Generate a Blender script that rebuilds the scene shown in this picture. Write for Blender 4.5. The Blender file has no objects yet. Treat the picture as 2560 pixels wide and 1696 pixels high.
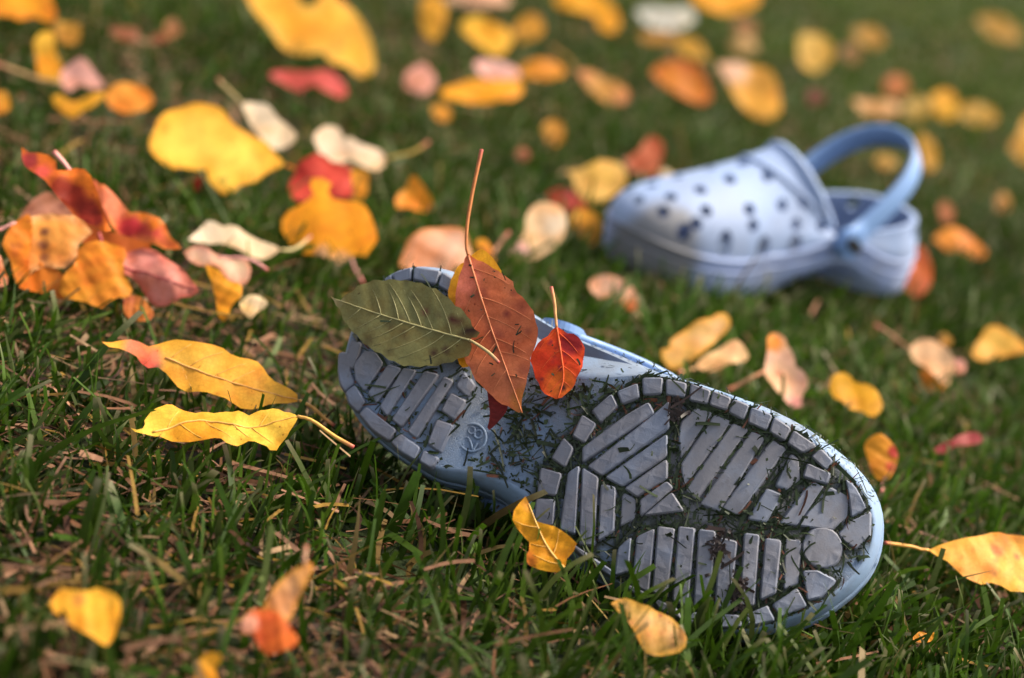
import bpy, bmesh, math, random
import numpy as np
from mathutils import Vector, Matrix
from mathutils.geometry import delaunay_2d_cdt
from mathutils.bvhtree import BVHTree

random.seed(7)
RNG = np.random.default_rng(11)
SC = bpy.context.scene
COL = SC.collection

# ------------------------------------------------------------------ camera
FPX, IW, IH = 4267.0, 2560, 1696
PITCH, ROLL, CAMH = math.radians(18), math.radians(15), 0.22
FW = Vector((0, math.cos(PITCH), -math.sin(PITCH)))
_r0 = Vector((1, 0, 0)); _u0 = Vector((0, math.sin(PITCH), math.cos(PITCH)))
RT = _r0 * math.cos(ROLL) + _u0 * math.sin(ROLL)
UP = -_r0 * math.sin(ROLL) + _u0 * math.cos(ROLL)
CAM = Vector((0, 0, CAMH))
cam = bpy.data.objects.new('camera', bpy.data.cameras.new('camera'))
COL.objects.link(cam)
cam.matrix_world = Matrix(((RT.x, UP.x, -FW.x, CAM.x), (RT.y, UP.y, -FW.y, CAM.y), (RT.z, UP.z, -FW.z, CAM.z), (0, 0, 0, 1)))
cam.data.sensor_width = 36.0
cam.data.lens = 60.0
cam.data.clip_start = 0.01
cam.data.clip_end = 500
cam.data.dof.use_dof = True
cam.data.dof.focus_distance = 0.53
cam.data.dof.aperture_fstop = 6.5
SC.camera = cam

# ------------------------------------------------------------------ light
SUN_EL, SUN_AZ = math.radians(52), math.radians(72)     # azimuth from +Y towards +X
world = bpy.data.worlds.new('World'); SC.world = world; world.use_nodes = True
wn = world.node_tree
bg = wn.nodes['Background']
sky = wn.nodes.new('ShaderNodeTexSky')
sky.sky_type = 'NISHITA'; sky.sun_disc = False
sky.sun_elevation = SUN_EL; sky.sun_rotation = SUN_AZ
sky.air_density = 1.0; sky.dust_density = 3.0; sky.ozone_density = 1.0
hs = wn.nodes.new('ShaderNodeHueSaturation'); hs.inputs['Saturation'].default_value = 0.38      # thin cloud: a paler sky
wn.links.new(sky.outputs[0], hs.inputs['Color'])
wn.links.new(hs.outputs[0], bg.inputs[0]); bg.inputs[1].default_value = 0.08
sun = bpy.data.objects.new('sun', bpy.data.lights.new('sun', 'SUN')); COL.objects.link(sun)
sun.data.energy = 2.3; sun.data.angle = math.radians(14); sun.data.color = (1.0, 0.88, 0.70)
sd = Vector((math.sin(SUN_AZ) * math.cos(SUN_EL), math.cos(SUN_AZ) * math.cos(SUN_EL), math.sin(SUN_EL)))
sun.rotation_euler = sd.to_track_quat('Z', 'Y').to_euler()
SC.view_settings.view_transform = 'Standard'
SC.view_settings.look = 'None'
SC.view_settings.exposure = 1.68
SC.view_settings.gamma = 1.0
SC.view_settings.use_curve_mapping = False
SC.render.engine = 'CYCLES'
SC.cycles.use_denoising = True
SC.cycles.max_bounces = 8
SC.cycles.transparent_max_bounces = 8

# ------------------------------------------------------------------ helpers
REG = {  # image regions the outlines were measured in: x0, y0, metres-free scale
    'R1': (800, 620, 900 / 2352), 'R2': (1300, 920, 1000 / 2178), 'R3': (1400, 250, 1000 / 2367),
    'R4': (0, 330, 760 / 2367), 'R5': (0, 0, 900 / 2367), 'R6': (0, 800, 900 / 2352),
    'Q1': (640, 0, 1000 / 2367), 'Q2': (1560, 0, 1000 / 2367), 'Q3': (1560, 640, 1000 / 2367),
    'Q4': (0, 1200, 900 / 2367), 'Q5': (700, 380, 800 / 2367), 'Q6': (400, 200, 600 / 1809),
    'Q7': (1900, 1200, 660 / 2086), 'E2': (820, 880, 500 / 2178), 'E3': (1280, 1180, 520 / 1773),
    'V': (0, 0, 2560 / 2367), 'S': (0, 0, 1.0)}


def src(reg, pts):
    x0, y0, s = REG[reg]
    return [(x0 + x * s, y0 + y * s) for x, y in pts]


def ray(p):
    return FW + RT * ((p[0] - 1280) / FPX) - UP * ((p[1] - 848) / FPX)


def ground_hit(p, z=0.0):
    d = ray(p)
    return CAM + d * ((z - CAMH) / d.z)


def plane_hit(p, o, n):
    d = ray(p)
    return CAM + d * ((o - CAM).dot(n) / d.dot(n))


def lin(r, g, b):
    f = lambda c: (c / 255 / 12.92) if c / 255 <= 0.04045 else ((c / 255 + 0.055) / 1.055) ** 2.4
    return (f(r), f(g), f(b))


def smooth_loop(pts, n=3, closed=True):
    """Catmull-Rom through the points."""
    P = [np.array(p, float) for p in pts]; m = len(P); out = []
    for i in range(m if closed else m - 1):
        a, b, c, d = (P[(i - 1) % m], P[i], P[(i + 1) % m], P[(i + 2) % m]) if closed else (P[max(i - 1, 0)], P[i], P[i + 1], P[min(i + 2, m - 1)])
        for k in range(n):
            t = k / n
            out.append(0.5 * (2 * b + (c - a) * t + (2 * a - 5 * b + 4 * c - d) * t * t + (3 * b - a - 3 * c + d) * t ** 3))
    if not closed:
        out.append(P[-1])
    return [tuple(p) for p in out]


def resample(loop, n, closed=True):
    P = np.array(loop, float)
    if closed:
        P = np.vstack([P, P[:1]])
    L = np.r_[0, np.cumsum(np.linalg.norm(np.diff(P, axis=0), axis=1))]
    t = np.linspace(0, L[-1], n, endpoint=not closed)
    return np.stack([np.interp(t, L, P[:, k]) for k in range(P.shape[1])], 1)


def fill(loop, step):
    """Triangulate a 2-D outline with inner points so that it can be bent."""
    P = np.array(loop, float)
    lo, hi = P.min(0), P.max(0)
    inner = []
    rows = int((hi[1] - lo[1]) / (step * 0.87)) + 1
    for j in range(rows):
        y = lo[1] + step * 0.4 + j * step * 0.87
        x = lo[0] + (step * 0.5 if j % 2 else 0.0) + step * 0.2
        while x < hi[0]:
            if inside((x, y), P) and np.min(np.hypot(P[:, 0] - x, P[:, 1] - y)) > step * 0.45:
                inner.append((x, y))
            x += step
    m = len(P)
    vs = [Vector(p) for p in P] + [Vector(p) for p in inner]
    r = delaunay_2d_cdt(vs, [(i, (i + 1) % m) for i in range(m)], [], 1, 1e-9)
    return [tuple(v) for v in r[0]], [tuple(f) for f in r[2]]


def inside(p, P):
    x, y = p
    a, b = P, np.roll(P, -1, 0)
    c = (a[:, 1] > y) != (b[:, 1] > y)
    with np.errstate(divide='ignore', invalid='ignore'):
        xi = (b[:, 0] - a[:, 0]) * (y - a[:, 1]) / (b[:, 1] - a[:, 1]) + a[:, 0]
    return bool(np.sum(c & (x < xi)) % 2)


def obj(name, verts, faces, mat, parent=None, smooth=True, origin=None):
    me = bpy.data.meshes.new(name)
    if origin is not None:
        verts = [tuple(Vector(v) - origin) for v in verts]
    me.from_pydata([tuple(v) for v in verts], [], faces)
    if smooth:
        me.polygons.foreach_set('use_smooth', [True] * len(me.polygons))
    me.update()
    me.materials.append(mat)
    o = bpy.data.objects.new(name, me); COL.objects.link(o)
    if origin is not None:
        o.location = origin
    if parent is not None:
        o.parent = parent
    return o


def tag(o, label, cat, group=None):
    o['label'] = label; o['category'] = cat
    if group:
        o['group'] = group


def tube(path, r0, r1, n=7, cap=True):
    P = [Vector(p) for p in path]; V = []; Fc = []; m = len(P)
    for i, p in enumerate(P):
        t = (P[min(i + 1, m - 1)] - P[max(i - 1, 0)]).normalized()
        a = t.cross(Vector((0.31, -0.2, 0.93))).normalized(); b = t.cross(a)
        r = r0 + (r1 - r0) * i / (m - 1)
        V += [p + (a * math.cos(k * math.tau / n) + b * math.sin(k * math.tau / n)) * r for k in range(n)]
    for i in range(m - 1):
        for k in range(n):
            Fc.append((i * n + k, i * n + (k + 1) % n, (i + 1) * n + (k + 1) % n, (i + 1) * n + k))
    if cap:
        Fc += [tuple(range(n))[::-1], tuple((m - 1) * n + k for k in range(n))]
    return V, Fc


# ------------------------------------------------------------------ materials
def new_mat(name):
    m = bpy.data.materials.new(name); m.use_nodes = True
    nt = m.node_tree
    return m, nt, nt.nodes['Principled BSDF'], nt.nodes['Material Output']


def N(nt, kind, **kw):
    n = nt.nodes.new(kind)
    for k, v in kw.items():
        setattr(n, k, v)
    return n


def mixc(nt, fac, a, b, mode='MIX'):
    n = nt.nodes.new('ShaderNodeMix'); n.data_type = 'RGBA'; n.blend_type = mode
    for sock, v in ((0, fac), (6, a), (7, b)):
        if hasattr(v, 'links') or isinstance(v, bpy.types.NodeSocket):
            nt.links.new(v, n.inputs[sock])
        else:
            n.inputs[sock].default_value = v if sock == 0 else (*v, 1)
    return n.outputs[2]


def ramp(nt, fac, lo, hi):
    n = nt.nodes.new('ShaderNodeMapRange'); n.interpolation_type = 'SMOOTHSTEP'
    nt.links.new(fac, n.inputs[0]); n.inputs[1].default_value = lo; n.inputs[2].default_value = hi
    return n.outputs[0]


def noise(nt, co, scale, detail=4, rough=0.55):
    n = nt.nodes.new('ShaderNodeTexNoise'); n.inputs['Scale'].default_value = scale
    n.inputs['Detail'].default_value = detail; n.inputs['Roughness'].default_value = rough
    nt.links.new(co, n.inputs['Vector'])
    return n.outputs[0]


def bump(nt, height, strength, dist, bsdf, prev=None):
    b = nt.nodes.new('ShaderNodeBump'); b.inputs['Strength'].default_value = strength
    b.inputs['Distance'].default_value = dist
    nt.links.new(height, b.inputs['Height'])
    if prev is not None:
        nt.links.new(prev, b.inputs['Normal'])
    if bsdf is not None:
        nt.links.new(b.outputs[0], bsdf.inputs['Normal'])
    return b.outputs[0]


def thin_mat(name, transl, rough, spec, nscale, namount, bstr, skin=False):
    m, nt, b, out = new_mat(name)
    at = N(nt, 'ShaderNodeAttribute', attribute_name='tint')
    tc = N(nt, 'ShaderNodeTexCoord')
    n1 = noise(nt, tc.outputs['Object'], nscale, 5, 0.6)
    dark = mixc(nt, 1.0, at.outputs['Color'], (1 - namount, 1 - namount * 1.1, 1 - namount * 1.2), 'MULTIPLY')
    c = mixc(nt, ramp(nt, n1, 0.35, 0.65), dark, at.outputs['Color'])
    if skin:          # small brown freckles, a blotchy tone and the fine net of veins
        n3 = noise(nt, tc.outputs['Object'], 620, 3, 0.5)
        n4 = noise(nt, tc.outputs['Object'], 75, 4, 0.6)
        c = mixc(nt, ramp(nt, n4, 0.42, 0.70), c, mixc(nt, 1.0, c, (0.86, 0.68, 0.50), 'MULTIPLY'))
        c = mixc(nt, ramp(nt, n3, 0.69, 0.75), c, mixc(nt, 1.0, c, (0.42, 0.26, 0.20), 'MULTIPLY'))
        vo = N(nt, 'ShaderNodeTexVoronoi', feature='DISTANCE_TO_EDGE'); vo.inputs['Scale'].default_value = 700
        nt.links.new(tc.outputs['Object'], vo.inputs['Vector'])
        net = ramp(nt, vo.outputs['Distance'], 0.0, 0.12)
        c = mixc(nt, net, mixc(nt, 1.0, c, (0.90, 0.86, 0.80), 'MULTIPLY'), c)
    nt.links.new(c, b.inputs['Base Color'])
    b.inputs['Roughness'].default_value = rough
    b.inputs['Specular IOR Level'].default_value = spec
    nrm = bump(nt, n1, bstr, 0.0006, b)
    tr = N(nt, 'ShaderNodeBsdfTranslucent'); nt.links.new(c, tr.inputs[0])
    mx = N(nt, 'ShaderNodeMixShader'); mx.inputs[0].default_value = transl
    nt.links.new(b.outputs[0], mx.inputs[1]); nt.links.new(tr.outputs[0], mx.inputs[2])
    nt.links.new(mx.outputs[0], out.inputs[0])
    return m


M_LEAF = thin_mat('leaf_skin', 0.33, 0.58, 0.28, 260, 0.16, 0.4, True)
M_STEM = thin_mat('leaf_stem', 0.0, 0.5, 0.35, 400, 0.25, 0.2)
M_GRASS = thin_mat('grass_blade', 0.32, 0.55, 0.22, 300, 0.2, 0.0)
M_THATCH = thin_mat('dry_grass', 0.1, 0.7, 0.2, 400, 0.3, 0.0)
M_CLIP = thin_mat('cut_grass', 0.1, 0.5, 0.35, 500, 0.3, 0.0)


def foam(name, base, grime, amount, scale, crackle, rough=0.5, stain=None, lo=0.42, hi=0.62, relief=False, packed_dirt=False):
    m, nt, b, out = new_mat(name)
    tc = N(nt, 'ShaderNodeTexCoord'); co = tc.outputs['Object']
    n1 = noise(nt, co, scale, 6, 0.65)
    n2 = noise(nt, co, scale * 9, 4, 0.6)
    f = ramp(nt, n1, lo, hi)
    mul = N(nt, 'ShaderNodeMath', operation='MULTIPLY'); nt.links.new(f, mul.inputs[0]); mul.inputs[1].default_value = amount
    c = mixc(nt, mul.outputs[0], base, grime)
    sp = ramp(nt, n2, 0.60, 0.72)
    mul2 = N(nt, 'ShaderNodeMath', operation='MULTIPLY'); nt.links.new(sp, mul2.inputs[0]); mul2.inputs[1].default_value = 0.35
    c = mixc(nt, mul2.outputs[0], c, tuple(x * 0.45 for x in grime))
    if stain is not None:
        centre, radius, scol = stain
        d = N(nt, 'ShaderNodeVectorMath', operation='DISTANCE'); nt.links.new(co, d.inputs[0]); d.inputs[1].default_value = centre
        ad = N(nt, 'ShaderNodeMath', operation='MULTIPLY_ADD'); nt.links.new(n1, ad.inputs[0]); ad.inputs[1].default_value = radius * 1.1
        nt.links.new(d.outputs['Value'], ad.inputs[2])
        s = ramp(nt, ad.outputs[0], radius * 1.75, radius * 1.25)
        c = mixc(nt, s, c, scol)
    if packed_dirt:
        ga = N(nt, 'ShaderNodeAttribute', attribute_name='grime')
        n5 = noise(nt, co, 210, 4, 0.65)
        gm = N(nt, 'ShaderNodeMath', operation='MULTIPLY'); nt.links.new(ga.outputs['Fac'], gm.inputs[0]); nt.links.new(ramp(nt, n5, 0.30, 0.46), gm.inputs[1])
        c = mixc(nt, gm.outputs[0], c, (0.016, 0.021, 0.010))
    nt.links.new(c, b.inputs['Base Color'])
    b.inputs['Roughness'].default_value = rough
    b.inputs['Specular IOR Level'].default_value = 0.4
    nr = bump(nt, n2, 0.25, 0.0004, b)
    if relief:
        pv = N(nt, 'ShaderNodeTexVoronoi', feature='F1', distance='CHEBYCHEV'); pv.inputs['Scale'].default_value = 230
        pv.inputs['Randomness'].default_value = 0.45
        nt.links.new(co, pv.inputs['Vector'])
        nr = bump(nt, pv.outputs['Distance'], 0.4, 0.0010, b, nr)
    if crackle:
        v = N(nt, 'ShaderNodeTexVoronoi', feature='DISTANCE_TO_EDGE'); v.inputs['Scale'].default_value = 1150
        wob = N(nt, 'ShaderNodeVectorMath', operation='MULTIPLY_ADD')
        nn = N(nt, 'ShaderNodeTexNoise'); nn.inputs['Scale'].default_value = 180; nt.links.new(co, nn.inputs['Vector'])
        nt.links.new(nn.outputs['Color'], wob.inputs[0]); wob.inputs[1].default_value = (0.0016,) * 3; nt.links.new(co, wob.inputs[2])
        nt.links.new(wob.outputs[0], v.inputs['Vector'])
        e = ramp(nt, v.outputs['Distance'], 0.0, 0.09)
        bump(nt, e, 0.45 * crackle, 0.0005, b, nr)
    return m


BLUE = (0.30, 0.43, 0.66)
M_SOLE = foam('sole_foam', (0.150, 0.215, 0.33), (0.145, 0.155, 0.182), 0.65, 38, 1.0, 0.55, stain=((0.135, 0.0, 0.0), 0.034, (0.15, 0.150, 0.170)), packed_dirt=True)
M_TREAD = foam('tread_foam', (0.158, 0.182, 0.248), (0.148, 0.146, 0.172), 0.9, 45, 0.35, 0.55, lo=0.36, hi=0.58, relief=True)
M_WORN = foam('worn_tread_foam', (0.172, 0.192, 0.250), (0.162, 0.156, 0.176), 0.9, 45, 0.25, 0.55, lo=0.36, hi=0.58)
M_SIDE = foam('sidewall_foam', (0.21, 0.30, 0.45), (0.17, 0.20, 0.25), 0.85, 30, 0.3, 0.6)
M_UPPER = foam('upper_foam', (0.29, 0.38, 0.59), (0.26, 0.30, 0.42), 0.5, 24, 0.0, 0.62, stain=((0.172, 0.022, 0.030), 0.024, (0.20, 0.20, 0.22)))
M_SIDE2 = foam('paler_sidewall_foam', (0.29, 0.36, 0.58), (0.25, 0.28, 0.38), 0.6, 30, 0.0, 0.6, stain=((0.176, 0.018, 0.020), 0.026, (0.17, 0.17, 0.19)))  # paler sidewall colour for the upright clog
M_STRAP = foam('strap_foam', (0.18, 0.30, 0.55), (0.17, 0.24, 0.38), 0.4, 40, 0.0, 0.42)
M_BED = foam('insole_foam', (0.09, 0.13, 0.22), (0.08, 0.09, 0.11), 0.6, 40, 0.0, 0.6)  # footbed dirt, plus interior shade put into the colour so the vents look dark
M_DARK = foam('dark_rivet', (0.02, 0.02, 0.025), (0.03, 0.028, 0.025), 0.5, 60, 0.0, 0.4)

# ground
mg, nt, b, out = new_mat('soil')
tc = N(nt, 'ShaderNodeTexCoord')
n1 = noise(nt, tc.outputs['Object'], 14, 6, 0.6); n2 = noise(nt, tc.outputs['Object'], 150, 5, 0.7)
c = mixc(nt, ramp(nt, n2, 0.35, 0.65), (0.012, 0.010, 0.007), (0.05, 0.032, 0.018))
c = mixc(nt, ramp(nt, n1, 0.30, 0.55), c, (0.026, 0.044, 0.007))
nt.links.new(c, b.inputs['Base Color']); b.inputs['Roughness'].default_value = 0.9
bump(nt, n2, 0.8, 0.004, b)
SOIL = -0.014
gx = np.linspace(-1, 1, 81)
gv = np.sign(gx) * (np.abs(gx) ** 3.2) * 120
VX, VY = np.meshgrid(gv, gv + 1.0)
VZ = SOIL - 0.0015 + 0.0015 * np.sin(VX * 23.0) * np.cos(VY * 19.0) * (np.abs(VX) < 12)
verts = np.stack([VX.ravel(), VY.ravel(), VZ.ravel()], 1)
faces = [(j * 81 + i, j * 81 + i + 1, (j + 1) * 81 + i + 1, (j + 1) * 81 + i) for j in range(80) for i in range(80)]
ground = obj('ground', verts, faces, mg)
ground['kind'] = 'structure'

SOLIDS = []       # objects grass must not grow through

# ------------------------------------------------------------------ clogs
YAW, EPS = math.radians(12), math.radians(28)
SN = Vector((-math.sin(YAW) * math.cos(EPS), -math.cos(YAW) * math.cos(EPS), math.sin(EPS)))   # sole normal of the tipped clog
S_ANCHOR = ground_hit((1893, 1600), -0.004)
heel_p = plane_hit((838, 925), S_ANCHOR, SN)
toe_p = plane_hit((2217, 1335), S_ANCHOR, SN)
SX = (toe_p - heel_p).normalized()
SZ = -SN
SY = SZ.cross(SX)
SO = heel_p
SHOE_L = (toe_p - heel_p).length
M_NEAR = Matrix(((SX.x, SY.x, SZ.x, SO.x), (SX.y, SY.y, SZ.y, SO.y), (SX.z, SY.z, SZ.z, SO.z), (0, 0, 0, 1)))


def sole_xy(p):
    h = plane_hit(p, S_ANCHOR, SN) - SO
    return (h.dot(SX), h.dot(SY))


A = [('R1', 100, 790, 'R1', 125, 790), ('R1', 150, 520, 'R1', 190, 560), ('R1', 215, 370, 'R1', 250, 400), ('R1', 310, 235, 'R1', 335, 265),
     ('R1', 450, 130, 'R1', 465, 165), ('R1', 620, 92, 'R1', 620, 128), ('R1', 800, 105, 'R1', 795, 165), ('R1', 960, 160, 'R1', 945, 270),
     ('R1', 1150, 240, 'R1', 1090, 430), ('R1', 1340, 345, 'R1', 1240, 640), ('R1', 1560, 470, 'R1', 1420, 790), ('R1', 1800, 585, 'R1', 1640, 845),
     ('R1', 2030, 690, 'R1', 1860, 850), ('R1', 2195, 770, 'R1', 2060, 835), ('R2', 860, 24, 'R2', 730, 42), ('R2', 980, 68, 'R2', 915, 78),
     ('R2', 1150, 125, 'R2', 1105, 148), ('R2', 1350, 195, 'R2', 1305, 232), ('R2', 1550, 290, 'R2', 1498, 333), ('R2', 1700, 390, 'R2', 1648, 440),
     ('R2', 1830, 490, 'R2', 1778, 550), ('R2', 1920, 590, 'R2', 1863, 648), ('R2', 1975, 690, 'R2', 1912, 740), ('R2', 1998, 810, 'R2', 1933, 845),
     ('R2', 1985, 940, 'R2', 1918, 955), ('R2', 1940, 1060, 'R2', 1868, 1058), ('R2', 1870, 1155, 'R2', 1790, 1148), ('R2', 1790, 1230, 'R2', 1700, 1222),
     ('R2', 1650, 1330, 'R2', 1572, 1302), ('R2', 1500, 1400, 'R2', 1440, 1362), ('R2', 1330, 1462, 'R2', 1290, 1412), ('R2', 1150, 1462, 'R2', 1130, 1424),
     ('R2', 980, 1430, 'R2', 970, 1398), ('R2', 800, 1370, 'R2', 812, 1330), ('R2', 640, 1275, 'R2', 660, 1240), ('R2', 500, 1190, 'R2', 520, 1150),
     ('R2', 330, 1075, 'R2', 350, 1030), ('R2', 190, 965, 'R2', 215, 918), ('R2', 60, 850, 'R2', 90, 800), ('V', 1180, 1165, 'V', 1215, 1135),
     ('V', 1122, 1128, 'V', 1140, 1098), ('V', 1062, 1108, 'V', 1070, 1082), ('R1', 737, 1475, 'R1', 760, 1425), ('R1', 570, 1380, 'R1', 600, 1340),
     ('R1', 430, 1285, 'R1', 455, 1250), ('R1', 318, 1190, 'R1', 345, 1160), ('R1', 220, 1085, 'R1', 250, 1055), ('R1', 150, 975, 'R1', 180, 950),
     ('R1', 112, 880, 'R1', 140, 870)]
S_RAW = [sole_xy(src(a[0], [(a[1], a[2])])[0]) for a in A]
O_RAW = [sole_xy(src(a[3], [(a[4], a[5])])[0]) for a in A]
both = smooth_loop([(*s, *o) for s, o in zip(S_RAW, O_RAW)], 4)
LOOP_S = np.array([p[:2] for p in both]); LOOP_O = np.array([p[2:] for p in both])
NST = len(LOOP_S)


def bend(x, y):
    """Height of the sole surface above its flat plane: toe spring, heel rise, slight crown."""
    t = x / SHOE_L
    z = 0.010 * max(0.0, (t - 0.68) / 0.32) ** 2 + 0.004 * max(0.0, (0.14 - t) / 0.14) ** 2
    z += 0.0045 * math.exp(-((t - 0.33) / 0.09) ** 2)              # hollow under the arch
    return z


def to_mesh_bool(o, cutter):
    md = o.modifiers.new('cut', 'BOOLEAN'); md.operation = 'DIFFERENCE'; md.object = cutter; md.solver = 'EXACT'; md.use_self = True; md.use_hole_tolerant = True
    bpy.context.view_layer.update()
    dg = bpy.context.evaluated_depsgraph_get()
    me = bpy.data.meshes.new_from_object(o.evaluated_get(dg))
    if max(v.co.z for v in me.vertices) < 0.05:      # the cut failed: keep the whole shell
        o.modifiers.remove(md); print('CUT FAILED')
        return
    o.modifiers.clear()
    old = o.data; o.data = me; bpy.data.meshes.remove(old)


HW = float(LOOP_S[:, 1].max() - LOOP_S[:, 1].min()) / 2
YC = float(LOOP_S[:, 1].max() + LOOP_S[:, 1].min()) / 2
L = SHOE_L


def rim_point(i):
    """Opening edge of the upper for outline station i."""
    s = LOOP_S[i]; t = s[0] / L
    side = 1.0 if s[1] > centre_y(s[0]) else -1.0
    tp = 0.36
    if t < tp:
        zz = 0.235 * L - 0.05 * L * (t / tp)
        c = centre_y(s[0])
        return np.array([s[0] * 0.96 + 0.004, c + (s[1] - c) * 0.95, zz])
    q = (t - tp) / (1 - tp)
    q = min(1.0, q) ** 0.85
    yc = centre_y(0.42 * L)
    same = [abs(p[1] - yc) for p in LOOP_S if abs(p[0] - 0.37 * L) < 0.006 and (p[1] - yc) * side > 0]
    w = min(0.165 * L, 0.86 * min(same))
    return np.array([tp * L + 0.15 * L * math.sin(q * math.pi / 2) * 0.9, yc + side * w * math.cos(q * math.pi / 2), 0.185 * L + 0.215 * L * math.sin(q * math.pi / 2)])


def centre_y(x):
    d = np.abs(LOOP_S[:, 0] - x)
    near = np.argsort(d)[:10]
    ys = LOOP_S[near, 1]
    return float(ys.max() + ys.min()) / 2


CENT = {}


def build_clog(name, matrix, mirror, holes):
    mir = -1.0 if mirror else 1.0
    fx = lambda v: (float(v[0]), float(v[1]) * mir, float(v[2]))
    root = bpy.data.objects.new(name, None); COL.objects.link(root)
    root.matrix_world = matrix
    # ---- body: sidewall and upper, lofted ring by ring from the sole edge to the opening
    rings = []
    o3 = np.array([[p[0], p[1], bend(*p)] for p in LOOP_O])
    gap = np.linalg.norm(LOOP_S - LOOP_O, axis=1)
    zs = np.array([bend(*p) for p in LOOP_S]) + 0.0055 + 0.55 * gap
    s3 = np.c_[LOOP_S, zs]
    for k in range(5):
        a = k / 4 * math.pi / 2
        e = 0.5 + 0.5 * np.clip((gap - 0.004) / 0.012, 0, 1)       # round edge, straighter where the wall flares
        sx = np.sin(a) * (1 - e) + e * k / 4; cx = (1 - np.cos(a)) * (1 - e) + e * k / 4
        ring = o3.copy()
        ring[:, :2] += (LOOP_S - LOOP_O) * sx[:, None]
        ring[:, 2] += (zs - o3[:, 2]) * cx
        rings.append(ring)
    cen = np.array([[p[0], centre_y(p[0])] for p in LOOP_S])
    for dz, inset in ((0.003, 0), (0.006, 0.0), (0.0068, 0.0007), (0.0078, 0.0007), (0.0086, 0.0), (0.012, 0.0002)):
        r = s3.copy(); r[:, 2] += dz
        dv = cen - LOOP_S; ln = np.linalg.norm(dv, axis=1)[:, None] + 1e-6
        r[:, :2] += dv / ln * inset
        rings.append(r)
    base = rings[-1]
    rim = np.array([rim_point(i) for i in range(NST)])
    K = 26
    for k in range(1, K + 1):
        t = k / K
        P0, P3 = base, rim
        P2 = P3.copy(); P2[:, :2] += 0.56 * (P0 - P3)[:, :2]; P2[:, 2] = P3[:, 2] - 0.60 * (P3[:, 2] - P0[:, 2])
        P1 = P0.copy(); P1[:, 2] += np.minimum(0.14 * L, 0.5 * (P3[:, 2] - P0[:, 2]))
        P1[:, :2] += (P0[:, :2] - cen) * 0.03
        rings.append((1 - t) ** 3 * P0 + 3 * (1 - t) ** 2 * t * P1 + 3 * (1 - t) * t * t * P2 + t ** 3 * P3)
    V = [fx(p) for r in rings for p in r]
    Fc = []
    for j in range(len(rings) - 1):
        for i in range(NST):
            q = (j * NST + i, j * NST + (i + 1) % NST, (j + 1) * NST + (i + 1) % NST, (j + 1) * NST + i)
            Fc.append(q if not mirror else q[::-1])
    nb = 11
    body = obj('upper', V, Fc, M_UPPER, root)
    body.data.materials.append(M_SIDE2 if mirror else M_SIDE)
    for k, poly in enumerate(body.data.polygons):
        if k // NST < nb - 1:
            poly.material_index = 1
    sm = body.modifiers.new('thick', 'SOLIDIFY'); sm.thickness = 0.003; sm.offset = -1.0
    if holes:
        me = bpy.data.meshes.new('tmp')
        bm = bmesh.new()

        def cut(p, nrm, rx, ry):
            q = Vector(nrm).to_track_quat('Z', 'Y').to_matrix().to_4x4()
            m = Matrix.Translation(p) @ q @ Matrix.Diagonal((rx, ry, 1, 1))
            bmesh.ops.create_cone(bm, cap_ends=True, segments=14, radius1=1, radius2=1, depth=0.016, matrix=m)

        def at(i, k):
            """Point and outward normal on the upper, station i, ring k."""
            p = Vector(fx(rings[k][i])); a = Vector(fx(rings[k][(i + 1) % NST])) - Vector(fx(rings[k][(i - 1) % NST]))
            c = Vector(fx(rings[min(k + 1, len(rings) - 1)][i])) - Vector(fx(rings[k - 1][i]))
            n = a.cross(c).normalized()
            if n.dot(p - Vector((0.55 * L, 0, 0.04))) < 0:
                n = -n
            return p, n
        tip = int(np.argmax(LOOP_S[:, 0]))
        for row, (kk, offs) in enumerate(((17, (-20, -10, 0, 10, 20)), (21, (-31, -19, -6, 6, 19, 31)), (25, (-44, -27, -9, 9, 27, 44)), (29, (-52, -33, -11, 11, 33, 52)), (32, (-40, -22, 0, 22, 40)))):
            for of in offs:
                p, n = at((tip + of) % NST, kk)
                cut(p, n, 0.0034, 0.0034)
        for sgn in (-1, 1):
            for tt, rx in ((0.90, 0.0050), (0.76, 0.0070), (0.63, 0.0058), (0.51, 0.0050)):
                cand = [i for i in range(NST) if (LOOP_S[i, 1] - cen[i, 1]) * sgn > 0]
                i = min(cand, key=lambda j: abs(LOOP_S[j, 0] - tt * L))
                p, n = at(i, 14)
                cut(p, n, 0.0040, rx)
        for dy in (-1, 1):
            i = min([j for j in range(NST) if (LOOP_S[j, 1] - cen[j, 1]) * dy > 0], key=lambda j: abs(LOOP_S[j, 0] - 0.05 * L))
            p, n = at(i, 31)
            cut(p, n, 0.003, 0.0042)
        bm.to_mesh(me); bm.free()
        cutter = bpy.data.objects.new('tmp', me); COL.objects.link(cutter)
        cutter.matrix_world = matrix
        to_mesh_bool(body, cutter)
        bpy.data.objects.remove(cutter)
        try:
            body.data.polygons.foreach_set('use_smooth', [True] * len(body.data.polygons))
            mdn = body.modifiers.new('edges', 'EDGE_SPLIT'); mdn.split_angle = math.radians(40)
        except Exception:
            pass
    # ---- sole surface
    vv, ff = fill(LOOP_O, 0.0042 if mirror else 0.0021)
    sv = [fx((x, y, bend(x, y))) for x, y in vv]
    sole = obj('sole', sv, ff, M_SOLE, root)
    sole_xys = vv
    # ---- footbed
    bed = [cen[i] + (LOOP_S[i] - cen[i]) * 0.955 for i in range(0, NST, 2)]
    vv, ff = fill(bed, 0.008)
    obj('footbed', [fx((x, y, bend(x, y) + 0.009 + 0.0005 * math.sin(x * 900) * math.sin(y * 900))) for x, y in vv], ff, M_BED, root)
    # ---- raised lip round the front of the opening
    fr = sorted([i for i in range(NST) if LOOP_S[i, 0] / L >= 0.36], key=lambda i: math.atan2(rim[i, 1] - centre_y(0.42 * L), rim[i, 0] - 0.30 * L))
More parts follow.
